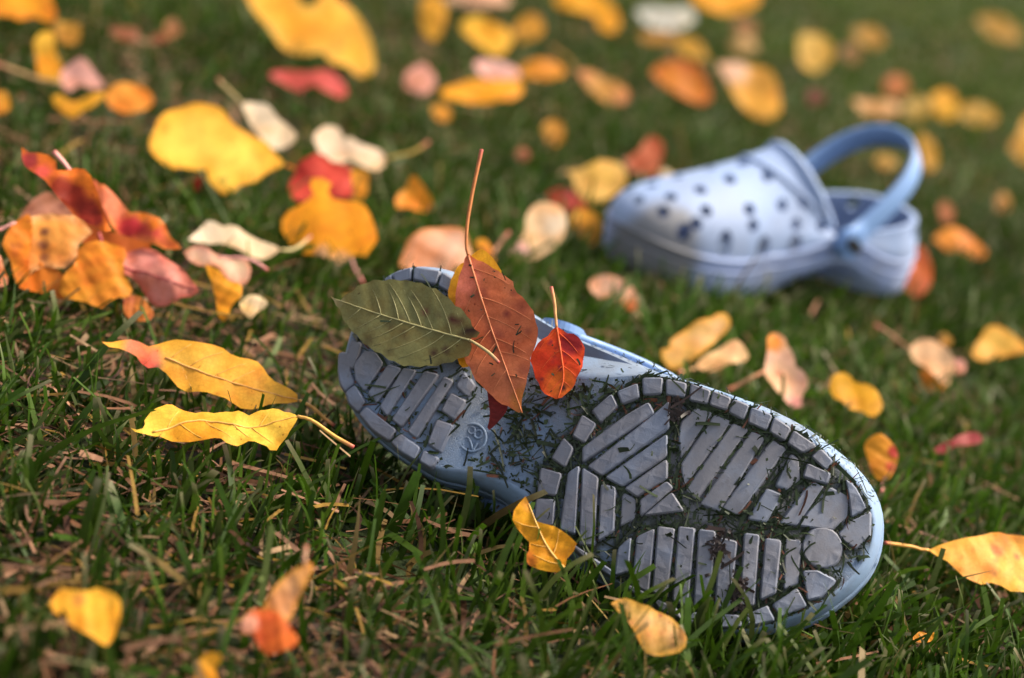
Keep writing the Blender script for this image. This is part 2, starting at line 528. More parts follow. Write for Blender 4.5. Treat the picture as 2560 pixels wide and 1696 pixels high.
    path = smooth_loop([fx(rim[i] + np.array([0, 0, -0.0006])) for i in fr[::3]], 3, False)
    v, f = tube(path, 0.0024, 0.0024, 8)
    obj('collar_lip', v, f, M_UPPER, root)
    path = smooth_loop([fx(rings[-4][i] + np.array([0.0004, 0, 0.0004])) for i in fr[::3]], 3, False)
    v, f = tube(path, 0.0011, 0.0011, 6)
    obj('collar_seam', v, f, M_UPPER, root)
    # seam between the midsole and the upper
    for ring, rr, nm in ((6, 0.0010, 'midsole_line'), (10, 0.0015, 'welt_line')):
        pts = [fx(rings[ring][i]) for i in range(0, NST, 2)]
        pts.append(pts[0])
        v, f = tube(pts, rr, rr, 5, False)
        obj(nm, v, f, M_SIDE2 if mirror else M_SIDE, root)
    # ---- strap: a band hinged on both sides, swung up behind the collar
    piv = []
    for sgn in (-1, 1):
        i = min([j for j in range(NST) if (LOOP_S[j, 1] - cen[j, 1]) * sgn > 0], key=lambda j: abs(LOOP_S[j, 0] - 0.335 * L))
        w = LOOP_S[i]; c = cen[i]
        piv.append(Vector((w[0], c[1] + (w[1] - c[1]) * 1.0 + sgn * (0.002 if mirror else 0.0012), 0.172 * L)))
    mid = (piv[0] + piv[1]) / 2; half = (piv[1].y - piv[0].y) / 2
    SWELL = 0.10 if mirror else 0.06
    ang = math.radians(STRAP_ANGLE[name == 'clog'])
    bk = Vector((-math.cos(ang), 0, math.sin(ang))); upv = Vector((math.sin(ang), 0, math.cos(ang)))
    V = []; Fc = []; n = 40; reach = 0.40 * L
    for j in range(n + 1):
        u = j / n * math.pi
        yy = -math.cos(u) * half * (1 + SWELL * math.sin(u)); d = (math.sin(u) ** 0.62) * reach
        p = mid + Vector((0, yy, 0)) + bk * d
        du = 0.01
        q = mid + Vector((0, -math.cos(u + du) * half * (1 + SWELL * math.sin(u + du)), 0)) + bk * (max(math.sin(u + du), 0) ** 0.62 * reach)
        q0 = mid + Vector((0, -math.cos(u - du) * half * (1 + SWELL * math.sin(u - du)), 0)) + bk * (max(math.sin(u - du), 0) ** 0.62 * reach)
        t = (q - q0).normalized(); outw = t.cross(upv).normalized()
        if outw.dot(p - mid) < 0:
            outw = -outw
        hw = 0.0066 + 0.0006 * math.sin(u); th = 0.0012
        prof = ((-hw, -th), (-hw, th * .5), (-hw * .8, th), (0, th * 1.35), (hw * .8, th), (hw, th * .5), (hw, -th), (0, -th * 1.2))
        V += [p + upv * a + outw * b2 for a, b2 in prof]
    m = 8
    for j in range(n):
        for k in range(m):
            q = (j * m + k, j * m + (k + 1) % m, (j + 1) * m + (k + 1) % m, (j + 1) * m + k)
            Fc.append(q)
    Fc += [tuple(range(m)), tuple(n * m + k for k in range(m))]
    strap = obj('heel_strap', [fx(v) for v in V], Fc, M_STRAP, root)
    for sgn, p in zip((-1, 1), piv):
        for rad, dep, mt, nm in ((0.0082, 0.0066 if mirror else 0.0036, M_STRAP, 'strap_end'), (0.0052, 0.0105 if mirror else 0.0042, M_DARK, 'rivet')):
            bm = bmesh.new()
            pv = Vector(fx(p)); dirn = sgn * mir
            mt4 = Matrix.Translation(pv + Vector((0, dirn * 0.001, 0))) @ Matrix.Rotation(math.pi / 2, 4, 'X')
            sc = Matrix.Diagonal((1, 1, 1, 1)) if nm == 'strap_end' else Matrix.Rotation(0.6, 4, 'Z') @ Matrix.Diagonal((1.25, 0.6, 1, 1))
            bmesh.ops.create_cone(bm, cap_ends=True, segments=28, radius1=rad, radius2=rad, depth=dep, matrix=mt4 @ sc)
            bmesh.ops.bevel(bm, geom=[e for e in bm.edges if len(e.link_faces) == 2 and e.calc_face_angle(0) > 1], offset=0.0008, segments=2, affect='EDGES')
            me = bpy.data.meshes.new(nm); bm.to_mesh(me); bm.free(); me.materials.append(mt)
            o = bpy.data.objects.new(nm, me); COL.objects.link(o); o.parent = strap
    SOLIDS.extend([body, sole])
    return root, sole, sole_xys


STRAP_ANGLE = {True: 40.0, False: 156.0}
near, near_sole, near_xy = build_clog('tipped_clog', M_NEAR, False, False)
tag(near, 'blue foam clog lying on its side with the dirty ridged sole facing out', 'shoe', 'pair of blue clogs')

FYAW = math.radians(39)
FX = Vector((-math.cos(FYAW), -math.sin(FYAW), 0)); FZ = Vector((0, 0, 1)); FY = FZ.cross(FX)
FO = Vector((0.181, 0.942, 0.0095))
FTIP = math.radians(5)
M_FAR = Matrix(((FX.x, FY.x, 0, FO.x), (FX.y, FY.y, 0, FO.y), (0, 0, 1, FO.z), (0, 0, 0, 1))) @ Matrix.Rotation(FTIP, 4, 'Y')
far, far_sole, far_xy = build_clog('clog', M_FAR, True, True)
tag(far, 'pale blue foam clog standing upright with its heel strap raised', 'shoe', 'pair of blue clogs')

# ---- tread blocks, each one a raised piece of the near sole
BLOCKS = []


def tread(reg, pts, h=0.0022, name='tread_block', mat=None):
    P = np.array([sole_xy(p) for p in src(reg, pts)])
    a = 0.5 * np.sum(P[:, 0] * np.roll(P[:, 1], -1) - P[:, 1] * np.roll(P[:, 0], -1))
    if a < 0:
        P = P[::-1]
    P = np.array(rounded(P, 0.0006))
    BLOCKS.append((P, h))
    n = len(P); c = P.mean(0)
    e = np.roll(P, -1, 0) - np.roll(P, 1, 0); e /= np.linalg.norm(e, axis=1)[:, None] + 1e-9
    inn = np.c_[-e[:, 1], e[:, 0]]
    V = []
    gr = 0.00012
    for off, z in ((-0.0007 - gr, 0.0008), (-0.0002 - gr, -h * 0.55), (0.00005 - gr, -h * 0.93), (0.00035 - gr, -h)):
        for p, q in zip(P, inn):
            r = p + q * off
            V.append((r[0], r[1], bend(*p) + z))
    F2 = []
    for j in range(3):
        for i in range(n):
            F2.append((j * n + i, (j + 1) * n + i, (j + 1) * n + (i + 1) % n, j * n + (i + 1) % n))
    # the worn top, filled so that it can follow the bend
    top = P + inn * (0.00035 - gr)
    vv, ff = fill(top, 0.0045)
    base = len(V)
    V += [(x, y, bend(x, y) - h - 0.00005 - 0.00018 * math.sin(x * 1500 + y * 300) * math.sin(y * 1300 - x * 200)) for x, y in vv]
    F2 += [tuple(base + i for i in f) for f in ff]
    o = obj(name, V, F2, mat or M_TREAD, near_sole)
    return o


def rounded(P, r):
    out = []; n = len(P)
    for i in range(n):
        a, p, b2 = P[i - 1], P[i], P[(i + 1) % n]
        u = a - p; v = b2 - p
        ra = min(r, np.linalg.norm(u) * .3); rb = min(r, np.linalg.norm(v) * .3)
        s0 = p + u / np.linalg.norm(u) * ra; s1 = p + v / np.linalg.norm(v) * rb
        for t in (0, .5, 1):
            out.append((1 - t) ** 2 * s0 + 2 * t * (1 - t) * p + t * t * s1)
    return out


TR = [
    # heel bars
    ('E2', [(575, 600), (650, 700), (960, 215), (830, 190)]), ('E2', [(710, 740), (805, 820), (1200, 255), (1060, 222)]),
    ('E2', [(880, 870), (970, 940), (1360, 322), (1270, 282)]), ('E2', [(1240, 640), (1370, 730), (1490, 530), (1340, 455)]),
    ('E2', [(1095, 1000), (1220, 1090), (1350, 800), (1190, 745)]), ('E2', [(1400, 370), (1510, 480), (1590, 360), (1480, 225)]),
    ('E2', [(440, 450), (530, 560), (800, 190), (660, 150)]), ('E2', [(275, 130), (300, 300), (400, 420), (600, 130), (520, 10), (390, -10)]),
    ('R1', [(400, 640), (520, 650), (640, 470), (520, 420)]), ('R1', [(640, 660), (760, 690), (900, 480), (760, 440)]),
    ('R1', [(840, 700), (930, 760), (1030, 600), (950, 530)]),
    # heel rim
    ('E2', [(98, -10), (225, 10), (222, 190), (272, 330), (175, 415), (122, 330), (95, 180)]), ('E2', [(190, 430), (288, 360), (400, 545), (325, 645), (225, 545)]),
    ('E2', [(350, 680), (418, 605), (560, 720), (745, 860), (665, 965), (500, 855)]), ('E2', [(700, 990), (800, 905), (1000, 1050), (950, 1175), (790, 1080)]),
    ('E2', [(1005, 1190), (1045, 1080), (1195, 1165), (1120, 1262)]),
    ('R1', [(345, 270), (455, 175), (480, 235), (390, 320)]), ('R1', [(475, 165), (595, 132), (592, 205), (495, 228)]), ('R1', [(620, 132), (785, 160), (760, 240), (615, 208)]),
    ('R1', [(805, 170), (925, 250), (890, 320), (780, 248)]), ('R1', [(140, 760), (200, 590), (265, 620), (215, 780)]), ('R1', [(210, 565), (325, 285), (385, 335), (275, 590)]),
    # edge of the forefoot, outer side
    ('R2', [(175, 490), (245, 540), (290, 440), (240, 385)]), ('R2', [(290, 370), (350, 410), (415, 310), (340, 262)]), ('R2', [(398, 235), (440, 300), (530, 210), (500, 150)]),
    ('R2', [(535, 135), (560, 200), (650, 165), (640, 92)]), ('R2', [(672, 62), (675, 150), (770, 145), (775, 62)]), ('R2', [(800, 70), (800, 150), (895, 165), (905, 92)]),
    ('R2', [(935, 95), (925, 180), (1020, 200), (1035, 132)]), ('R2', [(1055, 135), (1035, 205), (1125, 235), (1145, 172)]), ('R2', [(1165, 180), (1140, 245), (1215, 285), (1245, 212)]),
    ('R2', [(1262, 222), (1245, 300), (1340, 340), (1370, 262)]), ('R2', [(1385, 275), (1362, 350), (1440, 395), (1470, 330)]), ('R2', [(1492, 345), (1460, 410), (1540, 460), (1610, 420)]),
    ('R2', [(1640, 440), (1590, 480), (1665, 545), (1700, 500)]), ('R2', [(115, 545), (225, 580), (195, 695), (98, 680)]), ('R2', [(90, 715), (190, 722), (180, 860), (82, 850)]),
    # chevrons
    ('R2', [(345, 440), (345, 515), (730, 252), (700, 195), (580, 265)]), ('R2', [(375, 540), (448, 588), (808, 330), (812, 190), (745, 250)]),
    ('R2', [(470, 600), (560, 648), (800, 480), (800, 370)]), ('R2', [(575, 660), (640, 705), (800, 600), (800, 505)]),
    ('R2', [(658, 725), (800, 625), (832, 655), (660, 810)]), ('R2', [(680, 805), (828, 685), (890, 780)]),
    ('R2', [(268, 575), (322, 538), (300, 905), (222, 880)]), ('R2', [(345, 552), (425, 600), (405, 965), (328, 965)]),
    ('R2', [(447, 640), (520, 655), (510, 885), (430, 945)]), ('R2', [(562, 680), (630, 722), (622, 822), (550, 860)]),
    # broad pad with slanted bars
    ('R2', [(868, 375), (880, 300), (962, 222), (1045, 250), (878, 495)]), ('R2', [(880, 530), (1062, 262), (1148, 298), (895, 648)]),
    ('R2', [(908, 665), (1162, 308), (1240, 338), (962, 722)]), ('R2', [(985, 742), (1262, 352), (1335, 378), (1085, 780)]),
    ('R2', [(1105, 765), (1372, 398), (1445, 440), (1188, 800)]), ('R2', [(1245, 822), (1345, 660), (1425, 690), (1340, 838)]),
    ('R2', [(1395, 640), (1480, 470), (1515, 500), (1520, 600), (1450, 660)]), ('R2', [(1418, 842), (1540, 680), (1600, 620), (1655, 640), (1505, 850)]),
    ('R2', [(1520, 852), (1680, 640), (1790, 690), (1785, 800), (1700, 872)]), ('R2', [(1545, 590), (1568, 520), (1690, 570), (1670, 622)]),
    # bars of the inner side
    ('R2', [(540, 985), (605, 930), (592, 1108), (520, 1130)]), ('R2', [(642, 925), (732, 882), (700, 1220), (615, 1180)]), ('R2', [(755, 868), (842, 882), (800, 1252), (725, 1222)]),
    ('R2', [(868, 870), (950, 880), (912, 1292), (835, 1270)]), ('R2', [(978, 885), (1062, 895), (1030, 1302), (950, 1300)]), ('R2', [(1092, 930), (1180, 950), (1140, 1310), (1065, 1300)]),
    ('R2', [(1225, 905), (1300, 912), (1272, 1290), (1197, 1290)]), ('R2', [(1340, 930), (1420, 940), (1390, 1222), (1310, 1260)]), ('R2', [(1450, 930), (1530, 940), (1512, 1168), (1440, 1200)]),
    # toe pads and inner edge
    ('R2', [(1740, 895), (1800, 830), (1915, 770), (1912, 900), (1835, 970), (1770, 930)]), ('R2', [(1800, 700), (1780, 600), (1830, 640), (1890, 745), (1812, 800)]),
    ('R2', [(1545, 1105), (1620, 1100), (1720, 1150), (1640, 1240), (1570, 1260)]), ('R2', [(1378, 1290), (1510, 1200), (1560, 1290), (1420, 1352)]),
    ('R2', [(1232, 1350), (1345, 1295), (1385, 1370), (1250, 1405)]), ('R2', [(1060, 1345), (1190, 1350), (1210, 1408), (1060, 1415)]), ('R2', [(905, 1335), (1025, 1340), (1030, 1405), (930, 1395)]),
    ('R2', [(720, 1255), (850, 1310), (880, 1370), (770, 1320)]), ('R2', [(560, 1170), (680, 1225), (690, 1255), (610, 1220)]), ('R2', [(400, 1040), (500, 1105), (520, 1150), (430, 1090)]),
    ('R2', [(240, 930), (360, 1010), (370, 1050), (270, 960)]),
]
for k, (reg, pts) in enumerate(TR):
    worn = 46 <= k <= 55 or 65 <= k <= 66          # the ball of the foot and the toe are worn low
    tread(reg, pts, 0.0011 if worn else (0.0015 if k < 22 else 0.0019), mat=M_WORN if worn else None)
tread('R2', [(1650 + 108 * math.cos(a), 972 + 108 * math.sin(a)) for a in np.linspace(0, math.tau, 18, endpoint=False)], 0.0013, 'tread_disc', M_WORN)

def packed(o, xys, on):
    g = np.zeros(len(xys))
    if on:
        for i, q in enumerate(xys):
            tx = q[0] / SHOE_L
            if tx < 0.36:
                continue
            dm = min(float(np.min(np.hypot(P[:, 0] - q[0], P[:, 1] - q[1]))) for P, _ in BLOCKS)
            g[i] = max(0.0, min(1.0, (0.0035 - dm) / 0.002)) * min(1.0, (tx - 0.36) / 0.05) * (0.35 if 0.6 < tx < 0.72 and abs(q[1] - YC) < 0.012 else 1.0)
    ca = o.data.color_attributes.new('grime', 'FLOAT_COLOR', 'POINT')
    ca.data.foreach_set('color', np.repeat(g, 4))


packed(near_sole, near_xy, True)
packed(far_sole, far_xy, False)

# size mark: a raised ring with two raised digits
ce = sole_xy((1177, 1091)); lx = sole_xy((1190, 1069)); ux = sole_xy((1160, 1079))
lx = np.array(lx) - np.array(ce); lx /= np.linalg.norm(lx)
uxv = np.array((lx[1], -lx[0]))
if np.dot(uxv, np.array(ux) - np.array(ce)) < 0:
    uxv = -uxv
rad_in = np.linalg.norm(np.array(sole_xy((1213, 1091))) - np.array(ce))
pts = [(ce[0] + math.cos(a) * rad_in * .96, ce[1] + math.sin(a) * rad_in * .96, bend(*ce) - 0.0002) for a in np.linspace(0, math.tau, 49)]
v, f = tube(pts, 0.0005, 0.0005, 6, False)
obj('size_ring', v, f, M_SOLE, near_sole)


def digit(strokes, cx):
    for st in strokes:
        path = []
        for x, y in smooth_loop(st, 6, False):
            q = np.array(ce) + lx * (cx + x) * 0.0026 + uxv * (y - 0.5) * 0.0047
            path.append((q[0], q[1], bend(*ce) - 0.0002))
        v, f = tube(path, 0.00045, 0.00045, 6)
        obj('size_digit', v, f, M_SOLE, near_sole)


digit([[(0, .78), (.12, .95), (.45, 1.0), (.85, .9), (.95, .68), (.6, .4), (.1, .1), (0, 0)], [(0, 0), (.5, 0), (1, 0)]], -1.25)
digit([[(.5, .54), (.12, .68), (.12, .9), (.5, 1.0), (.88, .9), (.88, .68), (.5, .54), (.05, .38), (.05, .12), (.5, 0), (.95, .12), (.95, .38), (.5, .54)]], 0.25)

# ------------------------------------------------------------------ leaves
YEL = lin(252, 200, 72); GOLD = lin(250, 168, 36); ORG = lin(238, 132, 38); CREAM = lin(252, 222, 180); PEACH = lin(248, 190, 140)
PINK = lin(240, 170, 160); RED = lin(205, 52, 36); DRED = lin(120, 28, 28); RUST = lin(190, 98, 62); OLIVE = lin(98, 98, 60); AMB = lin(226, 150, 40)
BRN = lin(150, 92, 60); WHT = lin(206, 206, 200); PALE = lin(240, 214, 150); DULL = lin(190, 140, 50); PKR = lin(215, 90, 90)
LEAVES = []


def paint(o, cols):
    ca = o.data.color_attributes.new('tint', 'FLOAT_COLOR', 'POINT')
    ca.data.foreach_set('color', np.c_[np.array(cols, float), np.ones(len(cols))].ravel())


def leaf(name, label, reg, poly, c1, c2=None, beta=35, gamma=0, z0=0.002, stem=None, curl=0.17, seed=1, on=None, stemcol=None, rel=None,
         fold=None, edge=None, ser=0.0, mottle=None, stem_r=0.0008, spots=None, mid=None, mix=0.5, nveins=0, veincol=None, group='autumn leaves fallen on the lawn'):
    rg = np.random.default_rng(seed * 77 + 5)
    pts = smooth_loop(src(reg, poly), 4)
    if on is not None:
        n = SN; o0 = S_ANCHOR + SN * on
    else:
        b_, g_ = math.radians(beta), math.radians(gamma)
        n = Matrix.Rotation(g_, 3, 'Z') @ Vector((0, -math.sin(b_), math.cos(b_)))
        vp = [-(p[0] - 1280) * math.sin(ROLL) + (p[1] - 848) * math.cos(ROLL) for p in pts]
        o0 = ground_hit(pts[int(np.argmax(vp))], z0)
    e1 = (n.cross(Vector((0, 0, 1))) * -1).normalized() if on is None else SX
    e2 = n.cross(e1)
    P3 = [plane_hit(p, o0, n) for p in pts]
    org = sum(P3, Vector()) / len(P3)
    uv = [((p - org).dot(e1), (p - org).dot(e2)) for p in P3]
    A2 = np.array(uv); size = float(np.max(A2.max(0) - A2.min(0)))
    loop = resample(uv, max(26, min(130, int(size / 0.0007))) if ser else max(24, min(70, int(size / 0.0014))))
    if ser:
        nn = len(loop); tn = np.roll(loop, -1, 0) - np.roll(loop, 1, 0); tn /= np.linalg.norm(tn, axis=1)[:, None] + 1e-9
        loop = loop + np.c_[tn[:, 1], -tn[:, 0]] * (ser * (np.arange(nn) % 3 - 1) * rg.uniform(.5, 1.3, nn))[:, None]
    near_focus = on is not None or org.y < 0.62
    nn = len(loop); tn = np.roll(loop, -1, 0) - np.roll(loop, 1, 0); tn /= np.linalg.norm(tn, axis=1)[:, None] + 1e-9
    aa = np.arange(nn) / nn * math.tau
    wob = sum(rg.normal() * np.sin(aa * f + rg.uniform(0, 6.28)) / f ** 0.5 for f in (5, 7, 9, 13, 17))
    loop = loop + np.c_[tn[:, 1], -tn[:, 0]] * (wob * size * (0.004 if near_focus else 0.011))[:, None]
    vv, ff = fill(loop, size / (22 if near_focus else 11))
    Q = np.array(vv)
    # long axis of the blade
    if mid is not None:
        m3 = [plane_hit(p, o0, n) - org for p in src(reg, mid)]
        M2 = np.array([(p.dot(e1), p.dot(e2)) for p in m3])
        ax = M2[-1] - M2[0]
    else:
        w, vec = np.linalg.eigh(np.cov(Q.T)); ax = vec[:, 1]
        M2 = None
    ax = ax / np.linalg.norm(ax); ay = np.array((-ax[1], ax[0]))
    k1, k2 = rg.uniform(-1, 1), rg.uniform(0.4, 1.2) * rg.choice((-1, 1, 1))
    ph = rg.uniform(0, 6.28, 6)

    def disp(q):
        s = float(np.dot(q, ax)) / size; t = float(np.dot(q, ay)) / size
        d = curl * (k1 * s * s + k2 * t * t * 1.8) + curl * 0.16 * (math.sin(9 * s + ph[0]) * math.sin(8 * t + ph[1])) + curl * 0.07 * math.sin(22 * s + ph[2]) * math.sin(19 * t + ph[3])
        d += (0.0045 if near_focus else 0.0) * math.sin(50 * (s - 0.55 * abs(t)) + ph[5])
        d += 0.10 * curl * abs(t) * math.sin(30 * s + ph[4])
        if fold:
            d += fold * abs(t)
        return d * size
    V = [tuple(e1 * q[0] + e2 * q[1] + n * disp(q)) for q in vv]
    o = obj(name, V, ff, M_LEAF)
    o.location = org
    c2 = c2 or tuple(x * f for x, f in zip(c1, (0.92, 0.78, 0.6)))
    L2 = np.array(loop)
    mot = []
    if mottle is not None:
        mot = [(*Q[rg.integers(len(Q))], size * rg.uniform(0.012, 0.05)) for _ in range(mottle[0])]
    cols = []
    for q in Q:
        s = float(np.dot(q, ax)) / size; t = float(np.dot(q, ay)) / size
        f = 0.5 + 0.5 * math.sin(6 * s + ph[1]) * math.sin(5 * t + ph[4]) + 0.25 * math.sin(17 * s + ph[5] + 3 * t) * math.sin(15 * t + ph[0])
        f = min(1, max(0, f + mix - 0.75)) if mix != 0.5 else min(1, max(0, f - 0.15))
        col = np.array(c1) * (1 - f) + np.array(c2) * f
        de = float(np.min(np.hypot(L2[:, 0] - q[0], L2[:, 1] - q[1]))) / size
        if edge is not None:
            g = max(0.0, 1 - de / 0.10)
            col = col * (1 - g) + np.array(edge) * g
        if mottle is not None:
            for (mx_, my_, mr_) in mot:
                g = max(0.0, min(1.0, (1.3 - math.hypot(q[0] - mx_, q[1] - my_) / mr_) * 1.6)) * 0.75
                col = col * (1 - g) + np.array(mottle[1]) * g
        if spots is not None:
            for (sx, sy, sr, sc) in spots:
                sp = plane_hit(src(reg, [(sx, sy)])[0], o0, n) - org
                r = math.hypot(sp.dot(e1) - q[0], sp.dot(e2) - q[1]) / (sr * size)
                g = max(0.0, min(1.0, (1.25 - r) * 2))
                col = col * (1 - g) + np.array(sc) * g
        cols.append(col)
    paint(o, cols)
    tag(o, label, 'leaf', group)
    if stem is not None:
        raw = smooth_loop(src(reg, stem), 5, False)
        path = []
        for k, p in enumerate(raw):
            h = plane_hit(p, o0, n)
            if on is None and h.z < z0:
                h = ground_hit(p, z0)
            q = ((h - org).dot(e1), (h - org).dot(e2))
            lift = disp(q) if k < 3 else disp(q) * max(0, 1 - (k - 2) / 5)
            path.append(h - org + n * lift)
        v, f = tube(path, stem_r * 0.62, stem_r * 0.85)
        st = obj('stem', v, f, M_STEM, o)
        sc = np.array(stemcol or tuple(0.6 * a + 0.4 * b2 for a, b2 in zip(c1, PALE)))
        tipc = np.array(lin(190, 90, 80))
        cols = []
        for i in range(len(v)):
            t = (i // 7) / (len(path) - 1)
            g = max(0, (t - 0.75) / 0.25)
            cols.append(sc * (1 - g) + tipc * g)
        paint(st, cols)
    if M2 is not None:
        mp = smooth_loop([tuple(p) for p in M2], 8, False)
        path = [e1 * q[0] + e2 * q[1] + n * (disp(q) + 0.0001) for q in mp]
        v, f = tube(path, 0.00038, 0.00015, 6)
        mo = obj('midrib', v, f, M_STEM, o)
        vc = veincol or stemcol or tuple(0.55 * a + 0.45 * b2 for a, b2 in zip(c1, PALE))
        paint(mo, [vc] * len(v))
        for k in range(nveins):
            for sg in (-1, 1):
                t = 0.08 + 0.80 * (k + (0.3 if sg > 0 else 0) + rg.uniform(-.2, .2)) / nveins
                q0 = np.array(mp[int(t * (len(mp) - 1))]); 
                d0 = ax * rg.uniform(0.42, 0.66) + ay * sg * 0.85
                path = []
                for j in range(9):
                    q = q0 + (d0 * (j / 8) + ax * 0.35 * (j / 8) ** 2) * size * 0.33
                    if not inside(q, L2) or np.min(np.hypot(L2[:, 0] - q[0], L2[:, 1] - q[1])) < size * 0.018:
                        break
                    path.append(e1 * q[0] + e2 * q[1] + n * (disp(q) + 0.00003))
                if len(path) > 3:
                    v, f = tube(path, 0.0002, 0.00006, 5)
                    vo = obj('vein', v, f, M_STEM, o)
                    paint(vo, [tuple(0.7 * a + 0.3 * b2 for a, b2 in zip(vc, c1))] * len(v))
    LEAVES.append(o)
    return o


F = 'fallen_leaf'
# --- pile beside the lawn's near left edge
leaf(F, 'dark amber leaf standing at the back of the orange leaf pile', 'R4', [(20, 880), (60, 780), (130, 700), (240, 650), (250, 850), (220, 1000), (230, 1140), (130, 1190), (90, 1020)], ORG, AMB, 55, 15, seed=4, mottle=(6, lin(190, 100, 40)), stem=[(120, 710), (50, 740), (-20, 770)], stemcol=PINK)
leaf(F, 'dusky pink leaf tucked behind the orange leaf pile', 'R4', [(140, 700), (170, 640), (220, 560), (320, 490), (400, 480), (500, 560), (590, 640), (560, 720), (400, 760), (250, 720)], lin(205, 140, 115), BRN, 40, -10, z0=0.012, seed=3, mottle=(6, lin(160, 90, 80)))
leaf(F, 'broad amber leaf standing in the grass under the pile, blades across its foot', 'R4', [(600, 900), (700, 850), (800, 840), (900, 870), (1000, 920), (960, 1010), (970, 1110), (1030, 1200), (1000, 1290), (900, 1290), (780, 1370), (680, 1330), (540, 1300), (450, 1240), (480, 1120), (590, 1020)], AMB, ORG, 50, 5, seed=5, mottle=(8, lin(205, 120, 30)))
leaf(F, 'pale orange curled leaf with a brown vein in front of the pile', 'R4', [(235, 670), (400, 640), (560, 650), (615, 600), (640, 690), (720, 775), (660, 830), (605, 900), (592, 1000), (480, 1080), (350, 1045), (260, 1090), (200, 1140), (155, 1040), (150, 930), (180, 800)], lin(236, 158, 70), lin(225, 140, 70), 48, 8, z0=0.004, seed=2, mottle=(9, lin(200, 120, 60)), curl=0.16, edge=lin(240, 180, 120), spots=[(350, 780, .05, BRN), (335, 880, .06, BRN), (345, 970, .05, BRN)])
leaf(F, 'twisted orange leaf with a dark red heart at the top of the pile', 'R4', [(160, 105), (230, 150), (380, 180), (440, 240), (450, 320), (540, 290), (620, 275), (700, 330), (750, 450), (800, 620), (880, 800), (800, 775), (640, 690), (545, 610), (440, 500), (370, 400), (250, 320), (180, 240)], lin(240, 130, 30), lin(228, 110, 40), 55, 0, z0=0.034, seed=1, curl=0.3, stem=[(540, 290), (480, 220), (420, 155)], stemcol=PINK, stem_r=0.0011,
     spots=[(480, 440, .10, lin(160, 55, 25)), (570, 500, .12, lin(150, 45, 22)), (680, 610, .12, lin(140, 40, 25)), (740, 690, .09, lin(140, 40, 25)), (210, 220, .09, lin(225, 85, 80)), (330, 320, .08, lin(215, 85, 70))])
leaf(F, 'pinkish red leaf with an orange patch bending down the pile', 'R4', [(770, 465), (860, 470), (940, 540), (1010, 620), (1100, 612), (1200, 660), (1290, 730), (1330, 830), (1425, 915), (1330, 925), (1200, 890), (1020, 825), (900, 775), (830, 640)], lin(222, 92, 70), lin(205, 70, 68), 50, -8, z0=0.022, seed=6, curl=0.3, edge=lin(240, 140, 60),
     spots=[(880, 560, .14, lin(240, 140, 100)), (1130, 660, .08, ORG), (1210, 740, .06, ORG), (1010, 740, .12, lin(190, 50, 60))])
leaf(F, 'folded pink leaf hanging off the near end of the pile', 'R4', [(850, 1020), (930, 950), (1060, 880), (1180, 880), (1300, 980), (1400, 1040), (1490, 1150), (1555, 1235), (1480, 1290), (1390, 1300), (1310, 1340), (1200, 1330), (1130, 1270), (1050, 1150), (930, 1090)], lin(232, 150, 140), lin(215, 135, 115), 52, -5, z0=0.006, seed=7, mottle=(8, lin(200, 110, 100)), curl=0.28, fold=-0.2, stem=[(850, 1015), (810, 920), (770, 790)], stemcol=lin(150, 50, 60), edge=lin(205, 105, 85), mid=[(870, 1030), (1150, 1110), (1540, 1235)])
leaf(F, 'small rusty leaf half buried in grass below the pink one', 'R4', [(970, 1300), (1080, 1280), (1150, 1340), (1200, 1430), (1120, 1480), (980, 1440)], lin(215, 130, 50), RUST, 45, 0, seed=8)
leaf(F, 'cream leaf arched over the grass with a pale stalk', 'R4', [(1460, 850), (1530, 790), (1590, 710), (1640, 698), (1720, 740), (1810, 738), (1950, 800), (2060, 860), (2185, 922), (2130, 960), (2020, 1005), (1930, 970), (1860, 915), (1720, 870), (1550, 870)], CREAM, lin(252, 230, 200), 45, 10, z0=0.006, seed=9, curl=0.2, stem=[(2180, 925), (2250, 925), (2330, 890), (2420, 810)], stemcol=PALE)
leaf(F, 'drooping pinkish cream leaf between the pile and the clog', 'R4', [(1430, 930), (1500, 890), (1590, 890), (1700, 960), (1860, 970), (1950, 1040), (1940, 1140), (1880, 1180), (1760, 1140), (1690, 1050), (1560, 1040), (1480, 1000)], lin(250, 200, 175), CREAM, 48, 5, z0=0.012, seed=10, curl=0.22, stem=[(1700, 970), (1880, 980), (2000, 1020), (2085, 1080)], stemcol=PINK, edge=lin(240, 160, 130))
leaf(F, 'deep yellow leaf standing upright under the drooping cream leaf', 'R4', [(1600, 1030), (1700, 1080), (1780, 1160), (1880, 1180), (1870, 1300), (1810, 1340), (1760, 1480), (1700, 1440), (1680, 1300), (1640, 1150)], GOLD, AMB, 55, 0, seed=11)
leaf(F, 'tiny cream leaf sunk in grass beside the upright yellow leaf', 'R4', [(1880, 1290), (1960, 1260), (2040, 1290), (2085, 1350), (2000, 1400), (1950, 1450), (1870, 1370)], CREAM, PALE, 45, 0, seed=12)
leaf(F, 'sliver of a pink leaf cut off at the picture edge by the pile', 'R4', [(-90, 930), (0, 960), (30, 1060), (62, 1150), (40, 1210), (-80, 1190)], lin(245, 170, 140), ORG, 50, 0, seed=13)
leaf(F, 'shaded burnt orange leaf wedged in the middle of the pile', 'R4', [(540, 650), (660, 690), (780, 760), (1000, 800), (1190, 880), (1100, 960), (900, 1060), (760, 1000), (640, 860)], lin(200, 104, 36), lin(160, 74, 34), 52, 0, z0=0.006, seed=120, curl=0.2)
leaf(F, 'amber leaf at the bottom of the pile with its foot in the grass', 'R4', [(90, 980), (250, 1020), (420, 1060), (560, 1180), (560, 1290), (430, 1300), (280, 1250), (140, 1200)], lin(220, 132, 40), ORG, 44, 0, z0=0.000, seed=121, curl=0.2)
